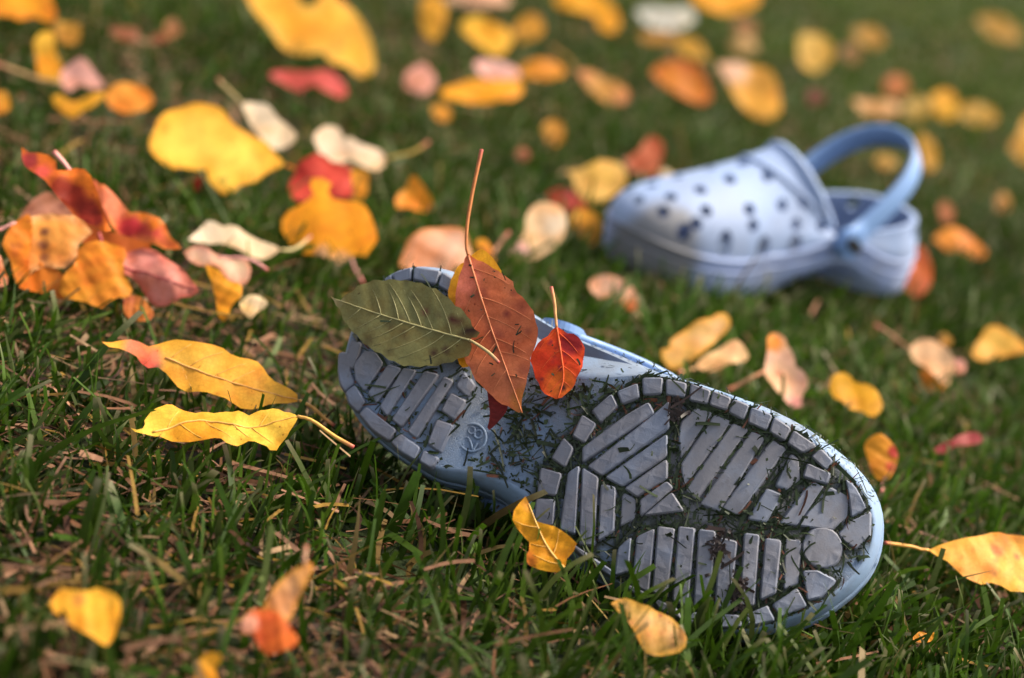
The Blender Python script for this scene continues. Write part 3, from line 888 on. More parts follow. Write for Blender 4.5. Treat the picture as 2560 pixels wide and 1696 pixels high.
leaf(F, 'orange pink leaf lying behind the top of the pile', 'R4', [(620, 330), (740, 380), (860, 470), (900, 620), (820, 720), (700, 640), (640, 480)], lin(226, 120, 70), lin(200, 80, 60), 50, 0, z0=0.024, seed=122, curl=0.2)
# --- middle left
leaf(F, 'biggest smooth yellow leaf with a ragged lower edge and long stalk', 'R5', [(985, 930), (1010, 840), (1070, 760), (1150, 712), (1280, 690), (1400, 720), (1480, 750), (1540, 830), (1640, 880), (1720, 920), (1800, 1000), (1880, 1085), (1780, 1105), (1720, 1170), (1680, 1210), (1600, 1210), (1520, 1270), (1470, 1290), (1410, 1240), (1370, 1180), (1363, 1120), (1290, 1125), (1200, 1110), (1120, 1112), (1070, 1080), (1010, 1020)], lin(255, 214, 88), lin(253, 200, 66), 42, 8, z0=0.004, seed=14, mottle=(6, lin(248, 180, 50)), curl=0.12, edge=lin(250, 178, 50), stem=[(1880, 1085), (2000, 1125), (2150, 1140), (2310, 1105)], stemcol=ORG, stem_r=0.001)
leaf(F, 'cream white leaf resting on the biggest yellow leaf, stalk pointing away', 'R5', [(1590, 700), (1680, 680), (1760, 700), (1830, 780), (1900, 830), (1950, 900), (1920, 960), (1800, 990), (1720, 920), (1640, 800)], lin(253, 230, 200), CREAM, 50, 0, z0=0.016, seed=15, stem=[(1590, 695), (1500, 600), (1430, 520)], stemcol=lin(190, 165, 110), stem_r=0.0011)
leaf(F, 'crumpled cream leaf above the red leaf with a long pale stalk', 'Q6', [(1160, 470), (1190, 375), (1260, 338), (1350, 360), (1380, 440), (1440, 440), (1500, 480), (1600, 500), (1690, 560), (1700, 640), (1600, 690), (1500, 650), (1430, 600), (1330, 650), (1230, 590)], lin(252, 222, 195), CREAM, 45, 0, z0=0.014, seed=16, curl=0.2, stem=[(1700, 600), (1800, 575), (1920, 540), (2020, 470)], stemcol=lin(180, 150, 70), stem_r=0.0011)
leaf(F, 'bright red leaf between the crumpled cream and round orange leaves', 'Q6', [(970, 860), (1000, 720), (1050, 640), (1130, 582), (1220, 572), (1300, 620), (1430, 670), (1440, 900), (1300, 890), (1130, 920), (1060, 930)], lin(222, 78, 60), lin(170, 40, 30), 45, 0, z0=0.008, seed=17)
leaf(F, 'small gold leaf standing right beside the bright red leaf', 'Q6', [(1440, 690), (1500, 680), (1565, 700), (1560, 850), (1500, 910), (1440, 850)], AMB, GOLD, 50, 0, z0=0.008, seed=18)
leaf(F, 'round orange yellow leaf with a narrow neck and jagged foot', 'Q6', [(920, 1050), (1000, 970), (1100, 920), (1160, 870), (1115, 760), (1200, 730), (1285, 760), (1270, 870), (1380, 900), (1490, 910), (1570, 980), (1610, 1080), (1640, 1190), (1580, 1310), (1530, 1340), (1440, 1310), (1400, 1390), (1330, 1385), (1250, 1330), (1150, 1310), (1060, 1290), (980, 1220), (925, 1150)], lin(252, 166, 24), lin(248, 158, 30), 45, -5, z0=0.002, seed=19, mottle=(6, lin(240, 150, 30)), curl=0.12, spots=[(1360, 1370, .09, lin(250, 190, 150)), (1230, 1320, .08, lin(250, 190, 150))], stem=[(1440, 1340), (1470, 1420), (1530, 1530)], stemcol=PINK)
leaf(F, 'little scarlet leaf peeping out beneath the biggest yellow leaf', 'Q6', [(220, 760), (300, 720), (325, 770), (300, 830), (240, 820)], RED, DRED, 45, 0, seed=20)
# --- far left corner
leaf(F, 'yellow orange leaf cut by the top corner of the picture', 'R5', [(-60, -60), (150, -90), (310, -60), (340, 20), (380, 120), (320, 160), (210, 100), (130, 140), (60, 110), (-40, 100)], GOLD, ORG, 42, 0, z0=0.01, seed=21)
leaf(F, 'hourglass shaped yellow leaf standing beside a pink leaf', 'R5', [(220, 280), (280, 205), (350, 212), (360, 320), (400, 420), (420, 500), (360, 540), (260, 520), (240, 380)], GOLD, YEL, 55, 0, seed=22)
leaf(F, 'dull yellow leaf behind the hourglass shaped one', 'R5', [(370, 160), (450, 150), (530, 180), (520, 280), (440, 300), (380, 270)], lin(190, 135, 50), DULL, 42, 0, seed=23)
leaf(F, 'pink tent shaped leaf with a long tan stalk reaching the picture edge', 'R5', [(400, 470), (470, 415), (550, 388), (610, 460), (690, 560), (600, 590), (520, 560), (460, 620), (410, 560)], lin(238, 175, 165), lin(225, 165, 150), 50, 0, seed=24, stem=[(410, 560), (250, 520), (110, 470), (-40, 420)], stemcol=lin(200, 160, 110), stem_r=0.0015)
leaf(F, 'crinkled dark yellow leaf sunk in grass under the pink tent leaf', 'R5', [(340, 640), (400, 620), (460, 670), (540, 650), (640, 610), (700, 610), (640, 680), (540, 740), (490, 780), (380, 720)], lin(218, 160, 30), AMB, 40, 0, seed=25)
leaf(F, 'domed orange leaf next to the crinkled dark yellow leaf', 'R5', [(700, 620), (760, 560), (860, 550), (960, 590), (1010, 660), (960, 720), (820, 750), (720, 700)], lin(240, 160, 60), ORG, 42, 0, seed=26)
leaf(F, 'blurred amber scrap of leaf on the far left edge', 'R5', [(-40, 620), (50, 615), (72, 700), (30, 750), (-40, 740)], AMB, DULL, 40, 0, seed=27)
leaf(F, 'faded rose coloured leaf lying flat in dark grass', 'R5', [(720, 195), (820, 180), (910, 200), (900, 270), (780, 265)], lin(150, 95, 70), BRN, 35, 0, seed=28)
leaf(F, 'small tan leaf curled up over a brown one', 'R5', [(1080, 170), (1130, 120), (1180, 150), (1190, 220), (1110, 250)], lin(205, 150, 100), BRN, 55, 0, z0=0.008, seed=29)
leaf(F, 'small brown leaf under the curled tan one', 'R5', [(985, 240), (1070, 215), (1110, 250), (1080, 280), (1000, 275)], lin(140, 75, 45), BRN, 38, 0, seed=30)
leaf(F, 'large yellow orange leaf with a notched top far behind the pile', 'Q1', [(-57, 0), (-70, -90), (80, -140), (230, -70), (270, 10), (310, 55), (350, 45), (380, -15), (430, -60), (500, 0), (590, 90), (640, 160), (690, 270), (710, 380), (680, 440), (600, 450), (540, 400), (450, 380), (400, 310), (300, 330), (180, 290), (100, 210), (20, 120)], lin(254, 182, 52), lin(252, 168, 46), 46, 6, z0=0.004, seed=31, mottle=(7, lin(246, 160, 50)), edge=lin(245, 190, 80))
leaf(F, 'rosy red wavy leaf lying below the notched yellow leaf', 'Q1', [(80, 440), (150, 415), (250, 420), (330, 430), (400, 405), (480, 450), (545, 520), (510, 570), (420, 550), (330, 510), (260, 540), (150, 490)], lin(205, 88, 78), PKR, 40, 0, seed=32)
# --- far middle
leaf(F, 'narrow yellow leaf hanging vertically near the top of the picture', 'Q1', [(980, 0), (1040, -30), (1100, -20), (1130, 80), (1100, 190), (1060, 240), (1000, 200), (970, 100)], lin(228, 170, 50), AMB, 55, 0, seed=33)
leaf(F, 'long pale pink leaf cropped by the top of the picture', 'Q1', [(1130, -40), (1300, -60), (1480, -50), (1490, 20), (1300, 40), (1150, 25)], lin(225, 180, 150), lin(200, 150, 120), 35, 0, seed=34)
leaf(F, 'bright two lobed yellow leaf tilted towards the viewer', 'Q1', [(1210, 170), (1240, 110), (1330, 92), (1390, 130), (1470, 160), (1520, 220), (1490, 290), (1430, 330), (1370, 310), (1290, 250)], lin(254, 200, 66), GOLD, 48, 0, z0=0.006, seed=35)
leaf(F, 'dim amber leaf just behind the two lobed yellow leaf', 'Q1', [(1530, 170), (1570, 110), (1640, 85), (1700, 140), (1690, 210), (1600, 250), (1530, 240)], lin(212, 148, 38), DULL, 45, 0, seed=36)
leaf(F, 'curved yellow leaf at the top between the amber and white leaves', 'Q1', [(1770, 10), (1800, -50), (2000, -60), (2080, 10), (2140, 80), (2150, 150), (2110, 190), (2030, 160), (2000, 90), (1900, 70)], lin(248, 178, 44), GOLD, 46, 0, z0=0.004, seed=37)
leaf(F, 'pale pink leaf lying on top of a long orange leaf', 'Q1', [(1290, 400), (1330, 358), (1440, 365), (1530, 400), (1560, 460), (1480, 480), (1350, 460)], lin(240, 188, 178), PINK, 42, 0, z0=0.014, seed=38)
leaf(F, 'flat orange leaf reaching out behind the pale pink leaf', 'Q1', [(1560, 400), (1620, 362), (1740, 352), (1830, 400), (1800, 460), (1680, 470), (1560, 450)], lin(218, 138, 30), AMB, 38, 0, z0=0.006, seed=39)
leaf(F, 'long orange yellow leaf under the pale pink leaf', 'Q1', [(1090, 550), (1180, 500), (1300, 480), (1520, 470), (1580, 520), (1540, 580), (1400, 610), (1200, 600), (1120, 590)], lin(252, 170, 30), GOLD, 38, 0, z0=0.004, seed=40)
leaf(F, 'dusty pink leaf at the tip of the long orange yellow leaf', 'Q1', [(870, 470), (920, 400), (990, 380), (1050, 430), (1060, 500), (1000, 560), (920, 540)], lin(225, 155, 130), PINK, 45, 0, seed=41)
leaf(F, 'small amber leaf below the long orange yellow leaf', 'Q1', [(1040, 630), (1110, 620), (1160, 680), (1120, 730), (1060, 700)], AMB, DULL, 40, 0, seed=42)
leaf(F, 'pinkish yellow leaf with a long thin stalk leading up and away', 'Q1', [(1900, 430), (1980, 425), (2080, 470), (2190, 520), (2200, 600), (2130, 630), (2030, 590), (1960, 520)], lin(205, 150, 70), lin(225, 140, 100), 42, 0, seed=43, stem=[(1900, 430), (1840, 350), (1740, 270)], stemcol=DULL, stem_r=0.0012)
leaf(F, 'lone small orange leaf in bare lawn above the brown leaf stalk', 'Q1', [(1700, 740), (1760, 702), (1820, 750), (1812, 840), (1755, 860), (1700, 800)], lin(195, 130, 40), DULL, 42, 0, seed=44)
leaf(F, 'tiny rust pink scrap of leaf in bare lawn', 'Q1', [(1540, 900), (1580, 870), (1620, 900), (1600, 950), (1550, 940)], lin(170, 100, 70), BRN, 40, 0, seed=45)
leaf(F, 'small folded orange leaf standing alone like a peak', 'Q1', [(830, 1180), (890, 1110), (920, 1050), (970, 1090), (1030, 1180), (1050, 1250), (980, 1260), (900, 1240), (830, 1255)], lin(245, 150, 30), AMB, 50, 0, seed=46, fold=0.25)
leaf(F, 'rosy cream leaf directly behind the heel of the tipped clog', 'Q1', [(850, 1560), (900, 1420), (980, 1352), (1080, 1342), (1180, 1335), (1240, 1370), (1280, 1500), (1270, 1600), (1100, 1620), (900, 1610)], lin(250, 195, 165), lin(246, 160, 110), 48, 0, z0=0.006, seed=47, curl=0.16, edge=lin(235, 150, 80))
leaf(F, 'small orange leaf behind the stalk of the brown leaf', 'Q1', [(1300, 1440), (1350, 1410), (1400, 1480), (1410, 1550), (1330, 1560)], lin(246, 166, 40), ORG, 50, 0, z0=0.006, seed=48, stem=[(1400, 1500), (1440, 1440), (1495, 1375)], stemcol=lin(200, 140, 110), stem_r=0.0011)
leaf(F, 'cream and pink teardrop leaf pointing down towards the tipped clog', 'Q1', [(1590, 1380), (1600, 1280), (1650, 1212), (1740, 1200), (1810, 1240), (1840, 1330), (1800, 1440), (1720, 1500), (1620, 1550), (1500, 1525), (1530, 1455)], lin(245, 205, 160), lin(240, 190, 140), 46, 0, seed=49, spots=[(1560, 1490, .15, lin(250, 190, 180)), (1770, 1320, .16, lin(252, 225, 195))])
leaf(F, 'deep red leaf wedged behind the teardrop cream leaf', 'Q1', [(1720, 1150), (1790, 1110), (1880, 1130), (1960, 1220), (1930, 1290), (1840, 1270), (1770, 1200)], lin(190, 62, 36), DRED, 42, 0, seed=50)
leaf(F, 'golden leaf touching the toe of the upright clog', 'Q1', [(1860, 1260), (1950, 1240), (2040, 1300), (2030, 1400), (1980, 1460), (1900, 1380)], lin(232, 160, 40), AMB, 46, 0, seed=51)
leaf(F, 'pale yellow leaf behind the toe of the upright clog', 'Q1', [(1840, 1020), (1930, 1000), (2030, 950), (2150, 960), (2190, 1040), (2150, 1140), (1980, 1210), (1900, 1140), (1880, 1060)], lin(238, 190, 105), lin(228, 176, 70), 46, 0, seed=52)
leaf(F, 'brick red leaf further back beyond the pale yellow one', 'Q2', [(0, 960), (80, 900), (150, 810), (230, 850), (220, 960), (180, 1040), (60, 1020)], lin(195, 98, 62), RUST, 46, 0, seed=53)
# --- far right
leaf(F, 'greyish white leaf near the top of the picture', 'Q2', [(70, 70), (120, 42), (260, 50), (380, 45), (420, 110), (330, 180), (200, 190), (110, 130)], WHT, lin(190, 190, 180), 40, 0, z0=0.006, seed=54)
leaf(F, 'orange yellow leaf cut by the top edge beyond the white leaf', 'Q2', [(400, 0), (430, -60), (600, -80), (780, -60), (790, 20), (720, 70), (560, 80), (450, 40)], lin(240, 168, 40), GOLD, 42, 0, z0=0.01, seed=55)
leaf(F, 'dull amber strip of leaf below the white leaf', 'Q2', [(100, 200), (300, 200), (280, 260), (120, 250)], lin(150, 100, 30), DULL, 32, 0, seed=56)
leaf(F, 'dull yellow leaf between the white leaf and the copper orange one', 'Q2', [(300, 240), (400, 220), (470, 280), (500, 350), (440, 360), (350, 320)], lin(196, 146, 30), DULL, 40, 0, seed=57)
leaf(F, 'copper orange leaf with a dark back edge', 'Q2', [(160, 430), (220, 370), (330, 355), (430, 390), (490, 480), (520, 570), (470, 620), (360, 590), (230, 510)], lin(222, 138, 40), lin(190, 100, 36), 44, 0, z0=0.004, seed=58, edge=lin(190, 95, 40))
leaf(F, 'golden leaf with a pink corner next to the copper orange leaf', 'Q2', [(550, 390), (620, 375), (750, 390), (850, 420), (910, 520), (925, 640), (880, 720), (780, 700), (680, 620), (620, 510)], lin(230, 165, 50), lin(222, 160, 70), 46, 0, z0=0.004, seed=59, spots=[(640, 420, .22, lin(245, 195, 165))])
leaf(F, 'blurred beige leaf behind the golden pink cornered one', 'Q2', [(640, 230), (720, 200), (780, 240), (790, 300), (720, 320), (640, 290)], lin(200, 160, 105), lin(160, 130, 70), 45, 0, seed=60)
leaf(F, 'blurred brown leaf above the beige one', 'Q2', [(650, 130), (720, 110), (780, 150), (770, 205), (670, 195)], lin(160, 112, 66), BRN, 40, 0, seed=61)
leaf(F, 'pale yellow leaf standing well behind the upright clog', 'Q2', [(1030, 230), (1090, 195), (1170, 210), (1230, 280), (1220, 370), (1140, 430), (1060, 400), (1030, 320)], lin(222, 180, 90), lin(230, 176, 70), 50, 0, seed=62)
leaf(F, 'dull ochre leaf in the far lawn', 'Q2', [(1350, 190), (1420, 160), (1520, 190), (1540, 260), (1470, 290), (1390, 250)], lin(170, 124, 34), DULL, 40, 0, seed=63)
leaf(F, 'round brownish leaf below the dull ochre one', 'Q2', [(1280, 290), (1340, 260), (1400, 300), (1380, 370), (1310, 370)], lin(150, 112, 54), BRN, 45, 0, seed=64)
leaf(F, 'farthest mustard leaf by the top corner of the lawn', 'Q2', [(2090, 110), (2170, 90), (2280, 130), (2350, 200), (2310, 260), (2200, 230), (2120, 170)], lin(178, 132, 30), DULL, 46, 0, seed=65)
leaf(F, 'rusty leaf behind the strap, at the end of a row of yellow ones', 'Q2', [(1540, 490), (1600, 440), (1670, 460), (1680, 540), (1610, 580), (1550, 550)], lin(190, 120, 50), RUST, 46, 0, seed=66)
leaf(F, 'pink strip of leaf right above the raised strap', 'Q2', [(1350, 590), (1450, 590), (1600, 600), (1630, 650), (1560, 690), (1430, 680), (1380, 630)], lin(222, 168, 110), lin(205, 150, 90), 40, 0, seed=67)
leaf(F, 'mustard leaf second along the row beyond the strap', 'Q2', [(1640, 650), (1720, 570), (1800, 600), (1790, 700), (1700, 720)], lin(178, 142, 40), lin(180, 150, 80), 44, 0, seed=68)
leaf(F, 'brightest yellow leaf in the row beyond the strap', 'Q2', [(1820, 570), (1890, 530), (1960, 570), (1970, 680), (1900, 710), (1830, 650)], lin(226, 170, 24), GOLD, 46, 0, seed=69)
leaf(F, 'dark yellow leaf ending the row beyond the strap', 'Q2', [(1980, 640), (2070, 610), (2180, 640), (2210, 710), (2140, 750), (2020, 730)], lin(190, 148, 28), DULL, 42, 0, seed=70)
leaf(F, 'dark red blurred leaf in the lawn above the upright clog', 'Q2', [(1080, 550), (1140, 530), (1200, 580), (1150, 620), (1090, 610)], lin(100, 42, 22), DRED, 40, 0, seed=71)
leaf(F, 'yellow leaf cropped by the picture edge beyond the strap', 'Q2', [(2280, 870), (2330, 800), (2380, 690), (2460, 690), (2460, 980), (2360, 960)], lin(226, 162, 36), DULL, 46, 0, seed=72)
leaf(F, 'dim ochre leaf seen through the loop of the strap', 'Q2', [(1480, 940), (1560, 910), (1620, 960), (1590, 1000), (1520, 1000)], lin(186, 146, 62), DULL, 42, 0, seed=73)
leaf(F, 'amber leaf just outside the loop of the strap', 'Q2', [(1740, 800), (1820, 830), (1860, 930), (1830, 1010), (1770, 990)], lin(205, 150, 34), DULL, 48, 0, seed=74)
leaf(F, 'small rose brown leaf standing beyond the clog heel', 'Q2', [(1860, 1230), (1900, 1190), (1950, 1240), (1940, 1310), (1880, 1310)], lin(190, 120, 72), RUST, 50, 0, seed=75)
leaf(F, 'bright orange wavy leaf beyond the clog heel', 'Q2', [(1830, 1420), (1880, 1370), (1950, 1340), (2050, 1390), (2100, 1440), (2150, 1500), (2100, 1530), (2000, 1500), (1900, 1470)], lin(236, 150, 46), ORG, 42, 0, seed=76)
leaf(F, 'small dull orange leaf above the wavy one', 'Q2', [(2200, 1180), (2250, 1140), (2290, 1180), (2270, 1250), (2210, 1250)], lin(180, 112, 34), DULL, 45, 0, seed=77)
leaf(F, 'cream leaf tip showing over the toe box of the upright clog', 'Q2', [(215, 1020), (260, 1005), (310, 1060), (320, 1110), (230, 1110)], CREAM, PALE, 50, 0, seed=78)
leaf(F, 'yellow leaf corner showing over the toe box of the upright clog', 'Q2', [(300, 1035), (390, 1030), (400, 1090), (320, 1110)], lin(220, 160, 40), AMB, 45, 0, seed=79)
leaf(F, 'orange leaf propped against the back of the clog heel', 'Q3', [(1690, 20), (1740, -60), (1800, 0), (1825, 110), (1785, 220), (1700, 240), (1660, 170)], lin(214, 100, 40), RUST, 50, 0, z0=0.002, seed=80)
# --- between the clogs and right
leaf(F, 'pink leaf with an orange lower edge by the toe of the upright clog', 'R3', [(170, 1090), (200, 1052), (290, 1040), (380, 1070), (450, 1140), (472, 1210), (430, 1255), (350, 1200), (270, 1190), (200, 1150)], lin(248, 192, 165), lin(244, 160, 110), 48, 0, z0=0.004, seed=81, stem=[(440, 1250), (465, 1280), (495, 1290)], spots=[(400, 1220, .13, lin(226, 110, 26)), (290, 1190, .10, lin(240, 150, 80))])
leaf(F, 'long yellow cream leaf leaning beyond the waist of the tipped clog', 'Q3', [(220, 560), (270, 540), (290, 480), (370, 430), (440, 380), (510, 370), (540, 338), (610, 345), (635, 410), (570, 480), (480, 560), (400, 620), (290, 668), (230, 630)], lin(252, 200, 110), PEACH, 50, 0, z0=0.004, seed=82, edge=lin(245, 175, 60))
leaf(F, 'cream leaf with a stalk lying against the tipped clog', 'Q3', [(430, 640), (480, 590), (560, 550), (640, 500), (700, 520), (740, 600), (690, 630), (620, 640), (560, 670), (470, 680)], lin(252, 208, 150), PEACH, 45, 0, z0=0.004, seed=83, stem=[(440, 655), (390, 675), (320, 690)], stemcol=PEACH)
leaf(F, 'pink and orange leaf folded in two, its stalk touching the tipped clog', 'Q3', [(828, 680), (845, 560), (848, 480), (890, 455), (950, 490), (970, 560), (1000, 590), (1005, 650), (1065, 700), (1085, 770), (1045, 840), (1055, 890), (1000, 910), (950, 860), (890, 800), (840, 740)], lin(250, 190, 165), lin(250, 200, 150), 50, 0, z0=0.004, seed=84, fold=0.15, stem=[(832, 690), (730, 742), (610, 795)], stemcol=lin(215, 150, 110), stem_r=0.001, spots=[(870, 510, .16, lin(240, 145, 40)), (1010, 870, .10, lin(245, 160, 150)), (920, 690, .05, lin(190, 110, 80))])
leaf(F, 'wavy mustard yellow leaf arched over grass near the toe', 'Q3', [(1220, 740), (1260, 695), (1320, 700), (1370, 750), (1460, 770), (1520, 850), (1532, 900), (1470, 960), (1410, 920), (1350, 915), (1290, 870), (1230, 830)], lin(242, 172, 28), lin(220, 160, 30), 46, 0, z0=0.009, seed=85, curl=0.18)
leaf(F, 'orange leaf with a red flank standing by the toe of the tipped clog', 'Q3', [(1425, 1120), (1480, 1060), (1530, 1060), (1600, 1120), (1625, 1180), (1600, 1270), (1550, 1335), (1500, 1325), (1460, 1250)], lin(236, 155, 36), AMB, 56, 0, z0=0.004, seed=86, stem=[(1545, 1310), (1530, 1350), (1525, 1400)], stemcol=PINK, spots=[(1600, 1160, .14, lin(190, 55, 40)), (1580, 1250, .12, lin(205, 85, 40))])
leaf(F, 'narrow crimson leaf lying alone in the grass', 'Q3', [(1830, 1150), (1880, 1110), (1940, 1090), (2030, 1040), (2110, 1050), (2120, 1100), (2040, 1120), (1950, 1130), (1900, 1170)], lin(150, 42, 48), lin(165, 60, 55), 40, 0, z0=0.004, seed=87)
leaf(F, 'cream pink leaf with a long reddish stalk pointing to the upright clog', 'Q3', [(1690, 560), (1730, 502), (1810, 492), (1890, 540), (1940, 600), (1952, 690), (1920, 770), (1860, 730), (1780, 660), (1700, 610)], lin(246, 196, 150), PEACH, 48, 0, z0=0.006, seed=88, stem=[(1695, 560), (1600, 480), (1480, 405)], stemcol=lin(165, 110, 70), stem_r=0.0011)
leaf(F, 'small rose leaf touching the cream pink leaf', 'Q3', [(1945, 610), (2020, 630), (2010, 690), (1955, 690)], lin(226, 150, 125), PINK, 45, 0, seed=89)
leaf(F, 'orange leaf in the grass beneath the cream pink leaf', 'Q3', [(1750, 680), (1830, 690), (1900, 770), (1850, 800), (1770, 770)], lin(200, 120, 26), AMB, 42, 0, seed=90)
leaf(F, 'clean yellow fan shaped leaf near the right picture edge', 'Q3', [(2050, 580), (2100, 500), (2140, 432), (2220, 420), (2300, 470), (2395, 560), (2300, 590), (2200, 610), (2110, 632)], lin(252, 196, 86), lin(248, 180, 70), 48, 0, z0=0.004, seed=91, edge=lin(240, 165, 50))
leaf(F, 'tiny mustard scrap behind the cream pink leaf', 'Q3', [(1860, 490), (1900, 455), (1945, 510), (1890, 540)], DULL, AMB, 45, 0, seed=92)
# --- near
leaf(F, 'yellow leaf with a hooked corner nearest to the viewer', 'Q4', [(325, 810), (370, 740), (420, 702), (480, 725), (600, 730), (660, 710), (740, 750), (792, 800), (790, 900), (760, 990), (720, 1070), (680, 1098), (640, 1050), (540, 1000), (450, 940), (430, 860), (408, 832), (400, 880), (378, 895), (345, 850)], lin(254, 192, 60), GOLD, 40, 0, z0=0.008, seed=93, mottle=(6, lin(246, 165, 50)), spots=[(520, 790, .10, lin(248, 165, 70))])
leaf(F, 'peach coloured leaf pointing up out of an orange red leaf', 'Q4', [(1740, 840), (1780, 740), (1870, 640), (1960, 570), (2040, 535), (2060, 590), (2010, 700), (1950, 820), (1900, 940), (1820, 890)], lin(246, 178, 125), lin(246, 170, 90), 60, 0, z0=0.016, seed=94, edge=lin(244, 165, 60), stem=[(2000, 560), (2005, 500), (2010, 430)], stemcol=lin(200, 150, 115))
leaf(F, 'orange red leaf crumpled at the foot of the peach leaf', 'Q4', [(1580, 1000), (1600, 920), (1650, 860), (1730, 845), (1830, 870), (1890, 940), (1950, 1020), (1960, 1080), (1890, 1120), (1760, 1150), (1700, 1090), (1660, 1010), (1600, 1020)], lin(224, 110, 40), lin(196, 76, 30), 48, 0, z0=0.012, seed=95, curl=0.18, spots=[(1630, 950, .16, lin(246, 170, 140))])
leaf(F, 'yellow leaf cut by the bottom edge of the picture', 'Q4', [(1280, 1400), (1310, 1180), (1370, 1140), (1450, 1140), (1455, 1200), (1410, 1230), (1440, 1400)], lin(228, 162, 40), GOLD, 55, 0, z0=0.002, seed=96)
leaf(F, 'yellow leaf with a rolled pink tip, grass blades across it', 'R6', [(665, 170), (700, 163), (760, 150), (830, 140), (920, 150), (980, 180), (1060, 145), (1160, 135), (1240, 160), (1330, 168), (1430, 175), (1520, 230), (1600, 255), (1670, 255), (1730, 320), (1770, 380), (1870, 450), (1955, 548), (1850, 560), (1750, 580), (1620, 610), (1500, 540), (1350, 480), (1180, 440), (1100, 360), (1040, 315), (960, 325), (910, 270), (890, 240), (800, 200), (690, 198)], lin(253, 196, 80), lin(250, 182, 62), 40, 6, z0=0.004, seed=97, mottle=(10, lin(240, 165, 50)), curl=0.14, stem=[(1950, 548), (2060, 600), (2185, 692)], stemcol=lin(225, 165, 90), edge=lin(246, 176, 52), mid=[(1080, 250), (1450, 390), (1950, 548)], nveins=5,
     spots=[(880, 180, .06, lin(240, 140, 100)), (980, 260, .07, lin(240, 125, 85)), (950, 305, .05, lin(225, 90, 70)), (1050, 300, .025, lin(150, 80, 60))])
leaf(F, 'curling yellow leaf lying on the grass in front of the heel', 'R6', [(858, 725), (900, 740), (950, 715), (945, 660), (1000, 610), (1090, 562), (1150, 570), (1220, 598), (1310, 600), (1420, 600), (1500, 588), (1560, 592), (1620, 620), (1700, 600), (1780, 590), (1860, 610), (1950, 640), (1920, 700), (1885, 750), (1835, 800), (1815, 838), (1775, 840), (1740, 812), (1680, 795), (1600, 800), (1540, 828), (1480, 812), (1430, 785), (1280, 797), (1150, 790), (1020, 762), (920, 762)], lin(254, 208, 76), lin(252, 190, 56), 32, -4, z0=0.008, seed=98, mottle=(10, lin(244, 178, 50)), curl=0.16, ser=0.00015, stem=[(1945, 640), (2100, 715), (2310, 832)], stemcol=lin(240, 180, 90), mid=[(1000, 740), (1300, 660), (1600, 700), (1945, 640)], nveins=5, spots=[(1230, 630, .02, BRN), (1380, 690, .02, BRN), (1260, 750, .16, lin(248, 172, 40))])
leaf(F, 'yellow leaf with a forked tip standing against the clog waist', 'V', [(1215, 1148), (1225, 1172), (1238, 1205), (1275, 1215), (1310, 1235), (1335, 1262), (1312, 1290), (1302, 1320), (1270, 1322), (1222, 1308), (1212, 1285), (1228, 1262), (1195, 1222), (1184, 1190)], lin(250, 176, 30), lin(240, 160, 28), 58, -6, z0=0.004, seed=99, curl=0.16, spots=[(1215, 1300, .16, lin(228, 130, 40)), (1228, 1165, .12, lin(246, 165, 60))], mid=[(1305, 1315), (1260, 1255), (1222, 1165)], nveins=3)
leaf(F, 'peach yellow leaf at the foot of the sole with grass in front', 'R2', [(495, 1282), (520, 1262), (590, 1255), (640, 1285), (690, 1290), (760, 1330), (820, 1352), (880, 1420), (912, 1490), (880, 1542), (790, 1567), (700, 1560), (650, 1500), (620, 1430), (570, 1360)], lin(250, 196, 100), PEACH, 50, -6, z0=0.004, seed=100, mottle=(8, lin(246, 170, 110)), curl=0.14, edge=lin(246, 180, 66), spots=[(770, 1335, .03, lin(170, 60, 70))])
leaf(F, 'speckled yellow leaf cropped by the picture edge beside the toe', 'Q7', [(1345, 545), (1430, 512), (1510, 485), (1620, 465), (1730, 450), (1870, 416), (1980, 430), (2120, 460), (2230, 520), (2280, 640), (2240, 800), (2120, 890), (2000, 905), (1920, 865), (1850, 812), (1740, 825), (1650, 780), (1570, 745), (1520, 670), (1440, 620)], lin(252, 190, 78), lin(248, 176, 76), 38, 8, z0=0.006, seed=101, mottle=(10, lin(240, 150, 60)), curl=0.12, stem=[(1345, 545), (1150, 520), (985, 498)], stemcol=lin(236, 170, 80), edge=lin(248, 180, 60), spots=[(1880, 550, .06, lin(235, 130, 70)), (1850, 725, .02, lin(170, 90, 40)), (2030, 605, .02, lin(190, 100, 50)), (1920, 470, .08, lin(246, 165, 60))])
leaf(F, 'small torn scrap of yellow leaf deep in the grass near the toe', 'Q7', [(1205, 1268), (1250, 1200), (1330, 1215), (1382, 1188), (1380, 1250), (1310, 1292)], GOLD, AMB, 45, 0, z0=-0.002, seed=102)
